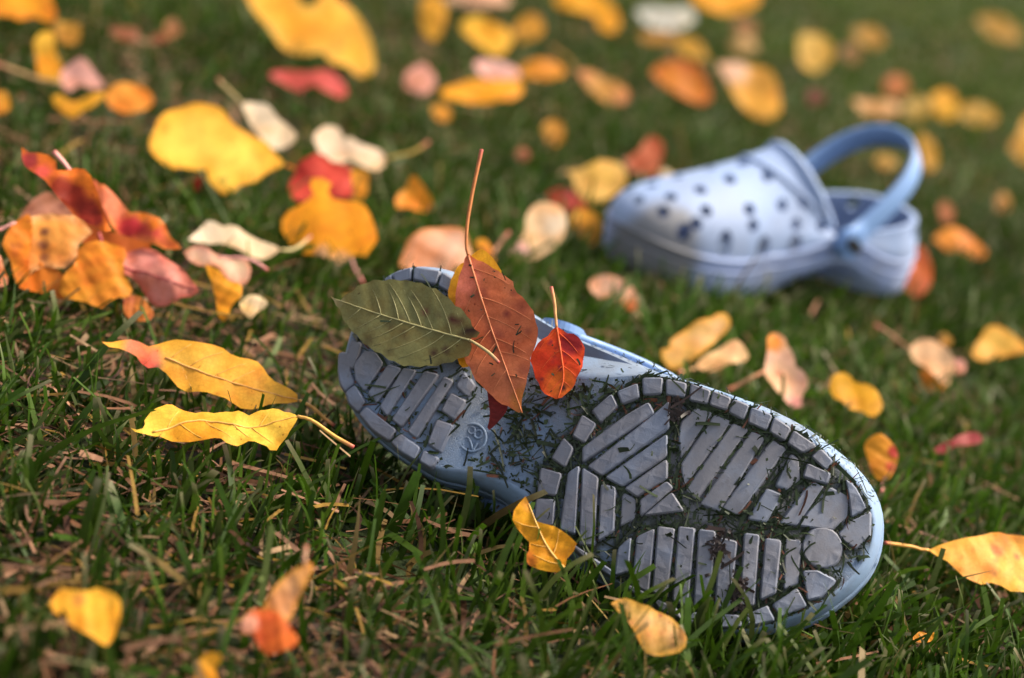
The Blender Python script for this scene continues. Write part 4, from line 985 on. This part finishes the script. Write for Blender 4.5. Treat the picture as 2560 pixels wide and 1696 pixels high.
# --- on the sole
OS = 'leaves resting on the tipped clog'
leaf(F, 'yellow leaf mostly hidden behind the brown leaf on the heel', 'R1', [(838, 310), (860, 210), (910, 110), (960, 80), (1000, 40), (1060, 8), (1130, 70), (1190, 180), (1180, 400), (1100, 650), (960, 778), (900, 740), (900, 560)], lin(246, 176, 36), GOLD, on=0.0036, seed=110, curl=0.02, ser=0.00012, group=OS)
leaf(F, 'dark red leaf fragment sticking out under the brown leaf', 'R1', [(1095, 900), (1200, 930), (1228, 1040), (1180, 1120), (1130, 1172), (1092, 1190), (1110, 1080)], lin(122, 30, 28), lin(100, 24, 26), on=0.0012, seed=111, curl=0.02, group=OS)
leaf(F, 'pointed rust brown leaf on the heel with an upright stalk', 'R1', [(965, 38), (1000, 60), (1080, 100), (1150, 150), (1250, 210), (1272, 270), (1330, 330), (1380, 400), (1415, 480), (1426, 570), (1392, 680), (1370, 750), (1358, 860), (1330, 960), (1312, 1010), (1326, 1086), (1240, 1040), (1150, 1000), (1090, 930), (1020, 870), (985, 790), (942, 722), (960, 620), (940, 520), (890, 420), (880, 340), (905, 220), (935, 110)], lin(204, 116, 76), lin(186, 92, 58), on=0.0052, seed=112, mottle=(12, lin(140, 66, 48)), curl=0.085, ser=0.00016, stem=[(966, 45), (955, -15), (962, -150), (985, -300), (1010, -430), (1042, -575), (1056, -642)], stemcol=lin(186, 112, 56), stem_r=0.0008, mid=[(968, 50), (1055, 330), (1130, 560), (1220, 800), (1322, 1080)], nveins=6, veincol=lin(206, 122, 78), group=OS, mix=0.5,
     spots=[(930, 200, .13, lin(228, 130, 105)), (1225, 425, .03, lin(140, 60, 50)), (1330, 1000, .09, lin(205, 125, 60)), (910, 340, .06, lin(226, 125, 90))])
leaf(F, 'olive green leaf with pale veins lying across the heel', 'R1', [(72, 318), (130, 337), (230, 270), (330, 222), (460, 210), (600, 214), (700, 250), (800, 300), (880, 370), (950, 420), (980, 470), (1000, 520), (1036, 545), (1030, 582), (968, 602), (992, 642), (980, 690), (880, 740), (760, 767), (640, 777), (520, 760), (400, 700), (300, 640), (230, 560), (160, 480), (130, 410)], lin(134, 132, 84), lin(118, 114, 66), on=0.0078, seed=113, mottle=(10, lin(92, 84, 54)), curl=0.06, ser=0.00028, stem=[(975, 602), (1040, 640), (1110, 690), (1168, 750)], stemcol=lin(182, 160, 112), stem_r=0.0007, mid=[(975, 602), (700, 528), (400, 438), (85, 330)], nveins=8, veincol=lin(158, 150, 104), group=OS,
     spots=[(880, 480, .03, lin(90, 40, 38)), (960, 565, .035, lin(58, 36, 34)), (1010, 545, .035, lin(56, 36, 34)), (820, 660, .02, lin(70, 40, 34)), (740, 700, .02, lin(70, 42, 34)), (95, 335, .04, lin(190, 186, 150)), (690, 430, .02, lin(110, 60, 50))])
leaf(F, 'small glowing red orange leaf standing on the waist of the sole', 'R1', [(1545, 515), (1600, 545), (1670, 570), (1715, 612), (1726, 680), (1715, 760), (1680, 850), (1640, 930), (1590, 970), (1550, 990), (1480, 960), (1430, 900), (1400, 820), (1375, 732), (1390, 670), (1440, 610), (1500, 560)], lin(242, 82, 28), lin(230, 56, 28), on=0.0058, seed=114, mottle=(9, lin(185, 50, 40)), curl=0.08, ser=0.00022, stem=[(1546, 520), (1538, 440), (1530, 350), (1510, 255)], stemcol=lin(215, 150, 90), stem_r=0.0007, mid=[(1546, 520), (1575, 690), (1590, 850), (1555, 985)], nveins=4, veincol=lin(232, 96, 40), group=OS,
     spots=[(1640, 620, .18, lin(150, 30, 32)), (1570, 880, .22, lin(236, 110, 34)), (1590, 915, .05, lin(70, 28, 20)), (1570, 785, .04, lin(150, 40, 50)), (1505, 620, .03, lin(150, 40, 50)), (1600, 700, .03, lin(170, 45, 60)), (1445, 860, .03, lin(130, 40, 40)), (1530, 660, .02, lin(120, 30, 40))])


SOLIDS.extend(LEAVES)

# ------------------------------------------------------------------ clippings stuck to the sole
bpy.context.view_layer.update()


def ribbon_mesh(name, root, axis, side, length, width, cols, segs, curve, mat, blunt):
    """Many blades in one mesh. All arguments are arrays over blades."""
    n = len(root); rows = segs + 1
    t = np.linspace(0, 1, rows)
    pos = root[:, None, :] + axis[:, None, :] * (length[:, None] * t)[:, :, None] + curve[:, None, :] * (length[:, None] * t ** 2)[:, :, None]
    taper = np.where(blunt[:, None] > 0.5, 1 - 0.25 * t ** 2, 1 - t ** 2 * 0.95)
    w = (width[:, None] * taper * 0.5)[:, :, None] * side[:, None, :]
    V = np.stack([pos - w, pos + w], 2).reshape(-1, 3)
    base = (np.arange(n) * rows * 2)[:, None] + (np.arange(segs) * 2)[None, :]
    base = base.ravel()
    loops = np.stack([base, base + 1, base + 3, base + 2], 1).ravel()
    me = bpy.data.meshes.new(name)
    me.vertices.add(len(V)); me.vertices.foreach_set('co', V.ravel())
    me.loops.add(len(loops)); me.loops.foreach_set('vertex_index', loops)
    nf = len(loops) // 4
    me.polygons.add(nf); me.polygons.foreach_set('loop_start', np.arange(nf) * 4); me.polygons.foreach_set('loop_total', np.full(nf, 4))
    me.polygons.foreach_set('use_smooth', np.ones(nf, bool))
    me.update(calc_edges=True); me.validate()
    me.materials.append(mat)
    ca = me.color_attributes.new('tint', 'FLOAT_COLOR', 'POINT')
    cc = np.repeat(cols, 2, axis=1) if cols.ndim == 3 else np.repeat(cols[:, None, :], rows * 2, axis=1)
    ca.data.foreach_set('color', np.concatenate([cc.reshape(-1, 3), np.ones((len(V), 1))], 1).ravel())
    o = bpy.data.objects.new(name, me); COL.objects.link(o)
    return o


def unit(a):
    return a / (np.linalg.norm(a, axis=1)[:, None] + 1e-12)


pos = []; hz = []; ang = []
tries = 0
lo, hi = LOOP_O.min(0), LOOP_O.max(0)
knots = np.array([RNG.uniform(lo, hi) for _ in range(70)])
while len(pos) < 1650 and tries < 20000:
    tries += 1
    p = RNG.uniform(lo, hi) if RNG.random() < 0.68 else knots[RNG.integers(len(knots))] + RNG.normal(0, 0.0032, 2)
    if not inside(p, LOOP_O):
        continue
    h = 0.0; blk = False
    for P, hh in BLOCKS:
        if P[:, 0].min() < p[0] < P[:, 0].max() and P[:, 1].min() < p[1] < P[:, 1].max() and inside(p, P):
            h = hh; blk = True; break
    if blk and RNG.random() > 0.07:
        continue
    t = p[0] / SHOE_L
    if not blk and t < 0.30 and RNG.random() > 0.25:
        continue
    if np.hypot(*(p - np.array(ce))) < rad_in * 1.35 and RNG.random() > 0.05:
        continue
    pos.append(p); hz.append(h); ang.append(RNG.uniform(0, math.tau))
for k in range(8000):
    P, hh = BLOCKS[RNG.integers(len(BLOCKS))]
    i = RNG.integers(len(P)); a_, b_ = P[i], P[(i + 1) % len(P)]
    e_ = b_ - a_; le = np.linalg.norm(e_)
    if RNG.random() > min(1.0, le / 0.006) or (a_[0] / SHOE_L < 0.33 and RNG.random() > 0.3):
        continue
    e_ = e_ / le
    p = a_ + e_ * RNG.uniform(0, le) + np.array((e_[1], -e_[0])) * RNG.uniform(0.0003, 0.0014)
    if not inside(p, LOOP_O) or any(Q[:, 0].min() < p[0] < Q[:, 0].max() and Q[:, 1].min() < p[1] < Q[:, 1].max() and inside(p, Q) for Q, _ in BLOCKS):
        continue
    pos.append(p); hz.append(0.0); ang.append(math.atan2(e_[1], e_[0]) + RNG.normal(0, 0.22))
pos = np.array(pos); hz = np.array(hz); n = len(pos)
z = np.array([bend(*p) for p in pos]) - hz - 0.0005 - RNG.uniform(0, 0.0007, n) * (hz < .001)
loc = np.c_[pos, z]
an = np.array(ang)
ax_ = unit(np.c_[np.cos(an), np.sin(an), RNG.normal(0, 0.10, n)])
sd_ = unit(np.c_[-np.sin(an), np.cos(an), RNG.normal(0, 0.5, n)])
ln_ = np.clip(RNG.gamma(1.3, 0.0019, n), 0.0006, 0.010); ln_[hz > .001] *= 0.8
wd_ = RNG.uniform(0.0003, 0.0009, n) * np.where(RNG.random(n) < 0.2, 1.9, 1.0)
cu = np.c_[RNG.normal(0, 0.4, (n, 2)), np.zeros(n)]
Rm = np.array(M_NEAR.to_3x3()); Tm = np.array(M_NEAR.translation)
cl = np.array((0.016, 0.028, 0.008)) * RNG.uniform(0.5, 1.9, (n, 1))
dry = RNG.random(n) < 0.07
cl[dry] = np.array((0.13, 0.045, 0.022)) * RNG.uniform(.6, 1.2, (dry.sum(), 1))
loc = loc - ax_ * ln_[:, None] * 0.5
loc = loc @ Rm.T + Tm; ax_ = ax_ @ Rm.T; sd_ = sd_ @ Rm.T; cu = cu @ Rm.T
extra = []
for (mx_, my_, rx_, nn_) in ((1085, 985, 40, 60), (1195, 1230, 45, 80), (860, 230, 35, 40)):
    for k in range(nn_):
        q_ = sole_xy(src('R2', [(mx_ + RNG.normal(0, rx_ * .6), my_ + RNG.normal(0, rx_))])[0])
        extra.append((np.array((q_[0], q_[1], bend(*q_) - 0.0019)), np.array((0.0, 0.0, -1.0))))
nmud = len(extra)
bodym = SOLIDS[0].data
for k in range(420):          # on the sidewall along the upper edge
    i = int(RNG.integers(30, 88)); j = int(RNG.choice((1, 2, 3, 4, 5, 6, 9, 10, 12)))
    v_ = bodym.vertices[j * NST + i]; w_ = bodym.vertices[j * NST + (i + 1) % NST]
    extra.append((np.array(v_.co) + (np.array(w_.co) - np.array(v_.co)) * RNG.random(), np.array(v_.normal)))
lv = [o for o in LEAVES if o.get('group') == OS]
for k in range(640):          # on the leaves that lie on the sole
    o = lv[int(RNG.choice(len(lv), p=(0.1, 0.05, 0.55, 0.2, 0.1)))]
    if k % 22:
        continue
    pl_ = o.data.polygons[int(RNG.integers(len(o.data.polygons)))]
    c_ = o.matrix_world @ pl_.center
    extra.append((np.array(M_NEAR.inverted() @ c_), np.array((0.0, 0.0, -1.0))))
ne = len(extra)
ep = np.array([e[0] for e in extra]); en = unit(np.array([e[1] for e in extra]))
r_ = unit(RNG.normal(size=(ne, 3))); ea = unit(r_ - en * np.sum(r_ * en, 1)[:, None] + en * RNG.normal(0, 0.05, ne)[:, None])
es = unit(np.cross(ea, en) + en * RNG.normal(0, 0.3, ne)[:, None])
el_ = np.clip(RNG.gamma(1.3, 0.0015, ne), 0.0005, 0.008)
ep = ep + en * 0.0007 - ea * el_[:, None] * 0.5
loc = np.r_[loc, ep @ Rm.T + Tm]; ax_ = np.r_[ax_, ea @ Rm.T]; sd_ = np.r_[sd_, es @ Rm.T]; ln_ = np.r_[ln_, el_]
wd_ = np.r_[wd_, RNG.uniform(0.0003, 0.0007, ne)]; cl = np.r_[cl, np.array((0.016, 0.028, 0.008)) * RNG.uniform(0.5, 1.6, (ne, 1))]
cl[len(cl) - ne:len(cl) - ne + nmud] = np.array((0.028, 0.015, 0.013)) * RNG.uniform(0.5, 1.5, (nmud, 1)); wd_[len(wd_) - ne:len(wd_) - ne + nmud] *= 1.8
cu = np.r_[cu, RNG.normal(0, 0.25, (ne, 3)) - en @ Rm.T * 0]; n = len(loc)
clip = ribbon_mesh('grass_clippings', loc, ax_, sd_, ln_, wd_, cl, 3, cu, M_CLIP, np.ones(n))
clip['kind'] = 'stuff'; clip['label'] = 'dark green grass clippings stuck to the dirty sole'

# ------------------------------------------------------------------ grass
trees = []
dg = bpy.context.evaluated_depsgraph_get()
vs, fs = [], []
for o in SOLIDS:
    me = o.data; mw = np.array(o.matrix_world)
    co = np.empty(len(me.vertices) * 3); me.vertices.foreach_get('co', co); co = co.reshape(-1, 3) @ mw[:3, :3].T + mw[:3, 3]
    off = len(vs); vs.extend(map(tuple, co)); fs.extend(tuple(off + i for i in p.vertices) for p in me.polygons)
NSHOE = sum(len(o.data.polygons) for o in SOLIDS[:4])
BV = BVHTree.FromPolygons(vs, fs)


def fnoise(x, y, s, seed=0):
    r = np.random.default_rng(seed); out = np.zeros_like(x)
    for k in range(7):
        a = r.uniform(0, math.tau); fr = s * r.uniform(0.5, 1.8)
        out += np.sin((x * math.cos(a) + y * math.sin(a)) * fr + r.uniform(0, 6.28))
    return out / 7 ** 0.5 / 1.2


def frame_x(y):
    """Sideways span of the lawn in view at distance y, with room to either side."""
    return -0.34 - 0.62 * y, 0.34 + 0.62 * y


ROOT, AX, SD, LN, WD, CC, CU, BL, SEG = [], [], [], [], [], [], [], [], []


def zone(y0, y1, dens, wscale, segs):
    ys = (y0 + y1) / 2
    xa, xb = frame_x(y1)
    m = int((xb - xa) * (y1 - y0) * dens)
    x = RNG.uniform(xa, xb, m); y = RNG.uniform(y0, y1, m)
    # tufts: pull roots towards tuft centres
    nt_ = max(8, m // 9)
    tx = RNG.uniform(xa, xb, nt_); ty = RNG.uniform(y0, y1, nt_)
    idx = RNG.integers(0, nt_, m); pull = RNG.random(m) < 0.55
    x = np.where(pull, tx[idx] + RNG.normal(0, 0.004, m), x); y = np.where(pull, ty[idx] + RNG.normal(0, 0.004, m), y)
    fl, fr = frame_x(y)
    thick = fnoise(x, y, 28, 3)
    bare = np.clip((0.12 - x) * 3.2, 0, 0.66) * np.clip(1.25 - y * 1.1, 0, 1)     # thin lawn in the near left part
    aside = np.where(np.abs(x) > 0.20 + 0.36 * y, 0.55, 1.0)      # a little thinner beyond the part in view
    keep = (x > fl) & (x < fr) & (RNG.random(m) < aside) & (RNG.random(m) < np.clip(0.85 + 0.35 * thick - bare, 0.12, 1))
    x, y = x[keep], y[keep]; m = len(x)
    lean = fnoise(x, y, 18, 9) * 0.5
    az = RNG.uniform(0, math.tau, m)
    tilt = np.abs(RNG.normal(0.30, 0.32, m))
    flat = RNG.random(m) < 0.16
    tilt = np.where(flat, RNG.uniform(1.0, 1.45, m), tilt)
    ax = unit(np.c_[np.cos(az) * np.sin(tilt) + lean * 0.25 + 0.10, np.sin(az) * np.sin(tilt) - 0.05, np.cos(tilt)])
    fa = RNG.uniform(0, math.pi, m)
    sd = np.c_[np.cos(fa), np.sin(fa) * 0.8, np.zeros(m)]
    sd = unit(sd - ax * np.sum(sd * ax, 1)[:, None])
    ln = np.clip(RNG.normal(0.0220, 0.0060, m), 0.009, 0.040) * (1 + 0.2 * fnoise(x, y, 12, 5))
    wd = np.clip(RNG.normal(0.0017, 0.0006, m), 0.0007, 0.0036) * wscale
    cu = np.c_[RNG.normal(0, 0.22, (m, 2)), -np.abs(RNG.normal(0.05, 0.12, m))]
    hue = RNG.random(m)
    base = np.where((hue < 0.55)[:, None], np.array((0.032, 0.072, 0.004)), np.where((hue < 0.85)[:, None], np.array((0.054, 0.100, 0.010)), np.array((0.068, 0.092, 0.024))))
    base = base * RNG.uniform(0.65, 1.35, (m, 1)) * (1 + 0.25 * fnoise(x, y, 6, 8))[:, None]
    far_ = np.clip((y - 1.0) / 2.0, 0, 1)[:, None]
    base = base * (1 - far_ * 0.25) + np.array((0.075, 0.095, 0.010)) * far_ * 0.6
    dry = RNG.random(m) < 0.03
    base[dry] = np.array((0.25, 0.17, 0.06)) * RNG.uniform(.6, 1.2, (dry.sum(), 1))
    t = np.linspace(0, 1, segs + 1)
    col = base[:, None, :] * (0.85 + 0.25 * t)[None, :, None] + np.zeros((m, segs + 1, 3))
    tip = RNG.random(m) < 0.3
    col[tip, -1] = np.array((0.22, 0.20, 0.11))
    z = SOIL + RNG.uniform(-0.001, 0.003, m)
    ROOT.append(np.c_[x, y, z]); AX.append(ax); SD.append(sd); LN.append(ln); WD.append(wd); CC.append(col); CU.append(cu)
    BL.append((RNG.random(m) < 0.6).astype(float)); SEG.append(segs)


zone(0.20, 0.50, 100000, 1.0, 4)
zone(0.50, 0.80, 105000, 1.0, 4)
zone(0.80, 1.30, 60000, 1.05, 3)
zone(1.30, 2.20, 24000, 1.25, 2)
zone(2.20, 4.00, 9000, 1.8, 2)
zone(4.00, 8.00, 3200, 2.8, 2)


def clear(root, ax, cu, ln):
    """Shorten blades that would grow through a shoe or a leaf."""
    ln = ln.copy(); drop = np.zeros(len(ln), bool)
    for i in np.nonzero(root[:, 1] < 2.0)[0]:
        a = Vector(root[i]); d = Vector(ax[i] + cu[i] * 0.6); l = d.length; d /= l
        hit = BV.ray_cast(a, d, ln[i] * l * 1.05)
        if hit[0] is not None and hit[2] >= NSHOE and RNG.random() < 0.16:
            continue                      # a few blades pierce or cross the leaves
        if hit[0] is not None:
            ln[i] = max(0.001, (hit[3] - 0.0012) / l * 0.92)
            if hit[3] < 0.006:
                drop[i] = True
    return ln, ~drop


grass_objs = []
for root, ax, sd, ln, wd, col, cu, bl, seg in zip(ROOT, AX, SD, LN, WD, CC, CU, BL, SEG):
    ln2, keep = clear(root, ax, cu, ln)
    k = keep
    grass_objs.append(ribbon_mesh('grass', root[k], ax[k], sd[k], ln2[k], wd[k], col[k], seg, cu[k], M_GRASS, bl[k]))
bpy.context.view_layer.update()


def join(objs, name):
    """Join blade meshes into one object."""
    co, lp, cl = [], [], []; off = 0
    for o in objs:
        me = o.data
        a = np.empty(len(me.vertices) * 3); me.vertices.foreach_get('co', a)
        l = np.empty(len(me.loops), np.int32); me.loops.foreach_get('vertex_index', l)
        c = np.empty(len(me.vertices) * 4); me.color_attributes['tint'].data.foreach_get('color', c)
        co.append(a); lp.append(l + off); cl.append(c); off += len(me.vertices)
    me = bpy.data.meshes.new(name); co = np.concatenate(co); lp = np.concatenate(lp)
    me.vertices.add(len(co) // 3); me.vertices.foreach_set('co', co)
    me.loops.add(len(lp)); me.loops.foreach_set('vertex_index', lp)
    nf = len(lp) // 4
    me.polygons.add(nf); me.polygons.foreach_set('loop_start', np.arange(nf) * 4); me.polygons.foreach_set('loop_total', np.full(nf, 4))
    me.polygons.foreach_set('use_smooth', np.ones(nf, bool))
    me.update(calc_edges=True)
    me.materials.append(objs[0].data.materials[0])
    ca = me.color_attributes.new('tint', 'FLOAT_COLOR', 'POINT'); ca.data.foreach_set('color', np.concatenate(cl))
    for o in objs:
        m0 = o.data; bpy.data.objects.remove(o); bpy.data.meshes.remove(m0)
    o = bpy.data.objects.new(name, me); COL.objects.link(o)
    return o


grass = join(grass_objs, 'grass')
grass['kind'] = 'stuff'; grass['label'] = 'short mown green grass of the lawn'

# dry clippings lying between the blades
parts = []
for y0, y1, dens, ws in ((0.20, 0.80, 60000, 1.0), (0.80, 1.5, 26000, 1.2), (1.5, 3.0, 7000, 2.0)):
    xa, xb = frame_x(y1)
    m = int((xb - xa) * (y1 - y0) * dens)
    x = RNG.uniform(xa, xb, m); y = RNG.uniform(y0, y1, m)
    fl, fr = frame_x(y)
    k = (x > fl) & (x < fr) & (RNG.random(m) < np.clip(0.55 + 0.4 * fnoise(x, y, 22, 3) + np.clip((0.1 - x) * 1.2, -0.2, 0.4), 0.1, 1))
    x, y = x[k], y[k]; m = len(x)
    an = RNG.uniform(0, math.tau, m); el = RNG.normal(0.05, 0.22, m)
    ax = np.c_[np.cos(an) * np.cos(el), np.sin(an) * np.cos(el), np.sin(el)]
    sd = np.c_[-np.sin(an), np.cos(an), RNG.normal(0, 0.6, m)]; sd = unit(sd - ax * np.sum(sd * ax, 1)[:, None])
    ln = np.clip(RNG.normal(0.013, 0.006, m), 0.003, 0.030); wd = np.clip(RNG.normal(0.0011, 0.0005, m), 0.0004, 0.0026) * ws
    pick = RNG.random(m)
    col = np.where((pick < 0.42)[:, None], np.array((0.17, 0.075, 0.035)), np.where((pick < 0.62)[:, None], np.array((0.33, 0.17, 0.10)), np.where((pick < 0.75)[:, None], np.array((0.30, 0.19, 0.10)),
                   np.where((pick < 0.86)[:, None], np.array((0.07, 0.03, 0.018)), np.array((0.26, 0.15, 0.025))))))
    col = col * RNG.uniform(0.35, 1.1, (m, 1))
    root = np.c_[x, y, SOIL + np.abs(RNG.normal(0.003, 0.006, m))]
    cu = np.c_[RNG.normal(0, 0.25, (m, 2)), RNG.normal(0, 0.1, m)]
    l2, kk = clear(root, ax, cu, ln)
    parts.append(ribbon_mesh('thatch', root[kk], ax[kk], sd[kk], l2[kk], wd[kk], col[kk], 3, cu[kk], M_THATCH, np.ones(kk.sum())))
thatch = join(parts, 'dry_grass')
thatch['kind'] = 'stuff'; thatch['label'] = 'dry brown grass clippings lying between the blades'
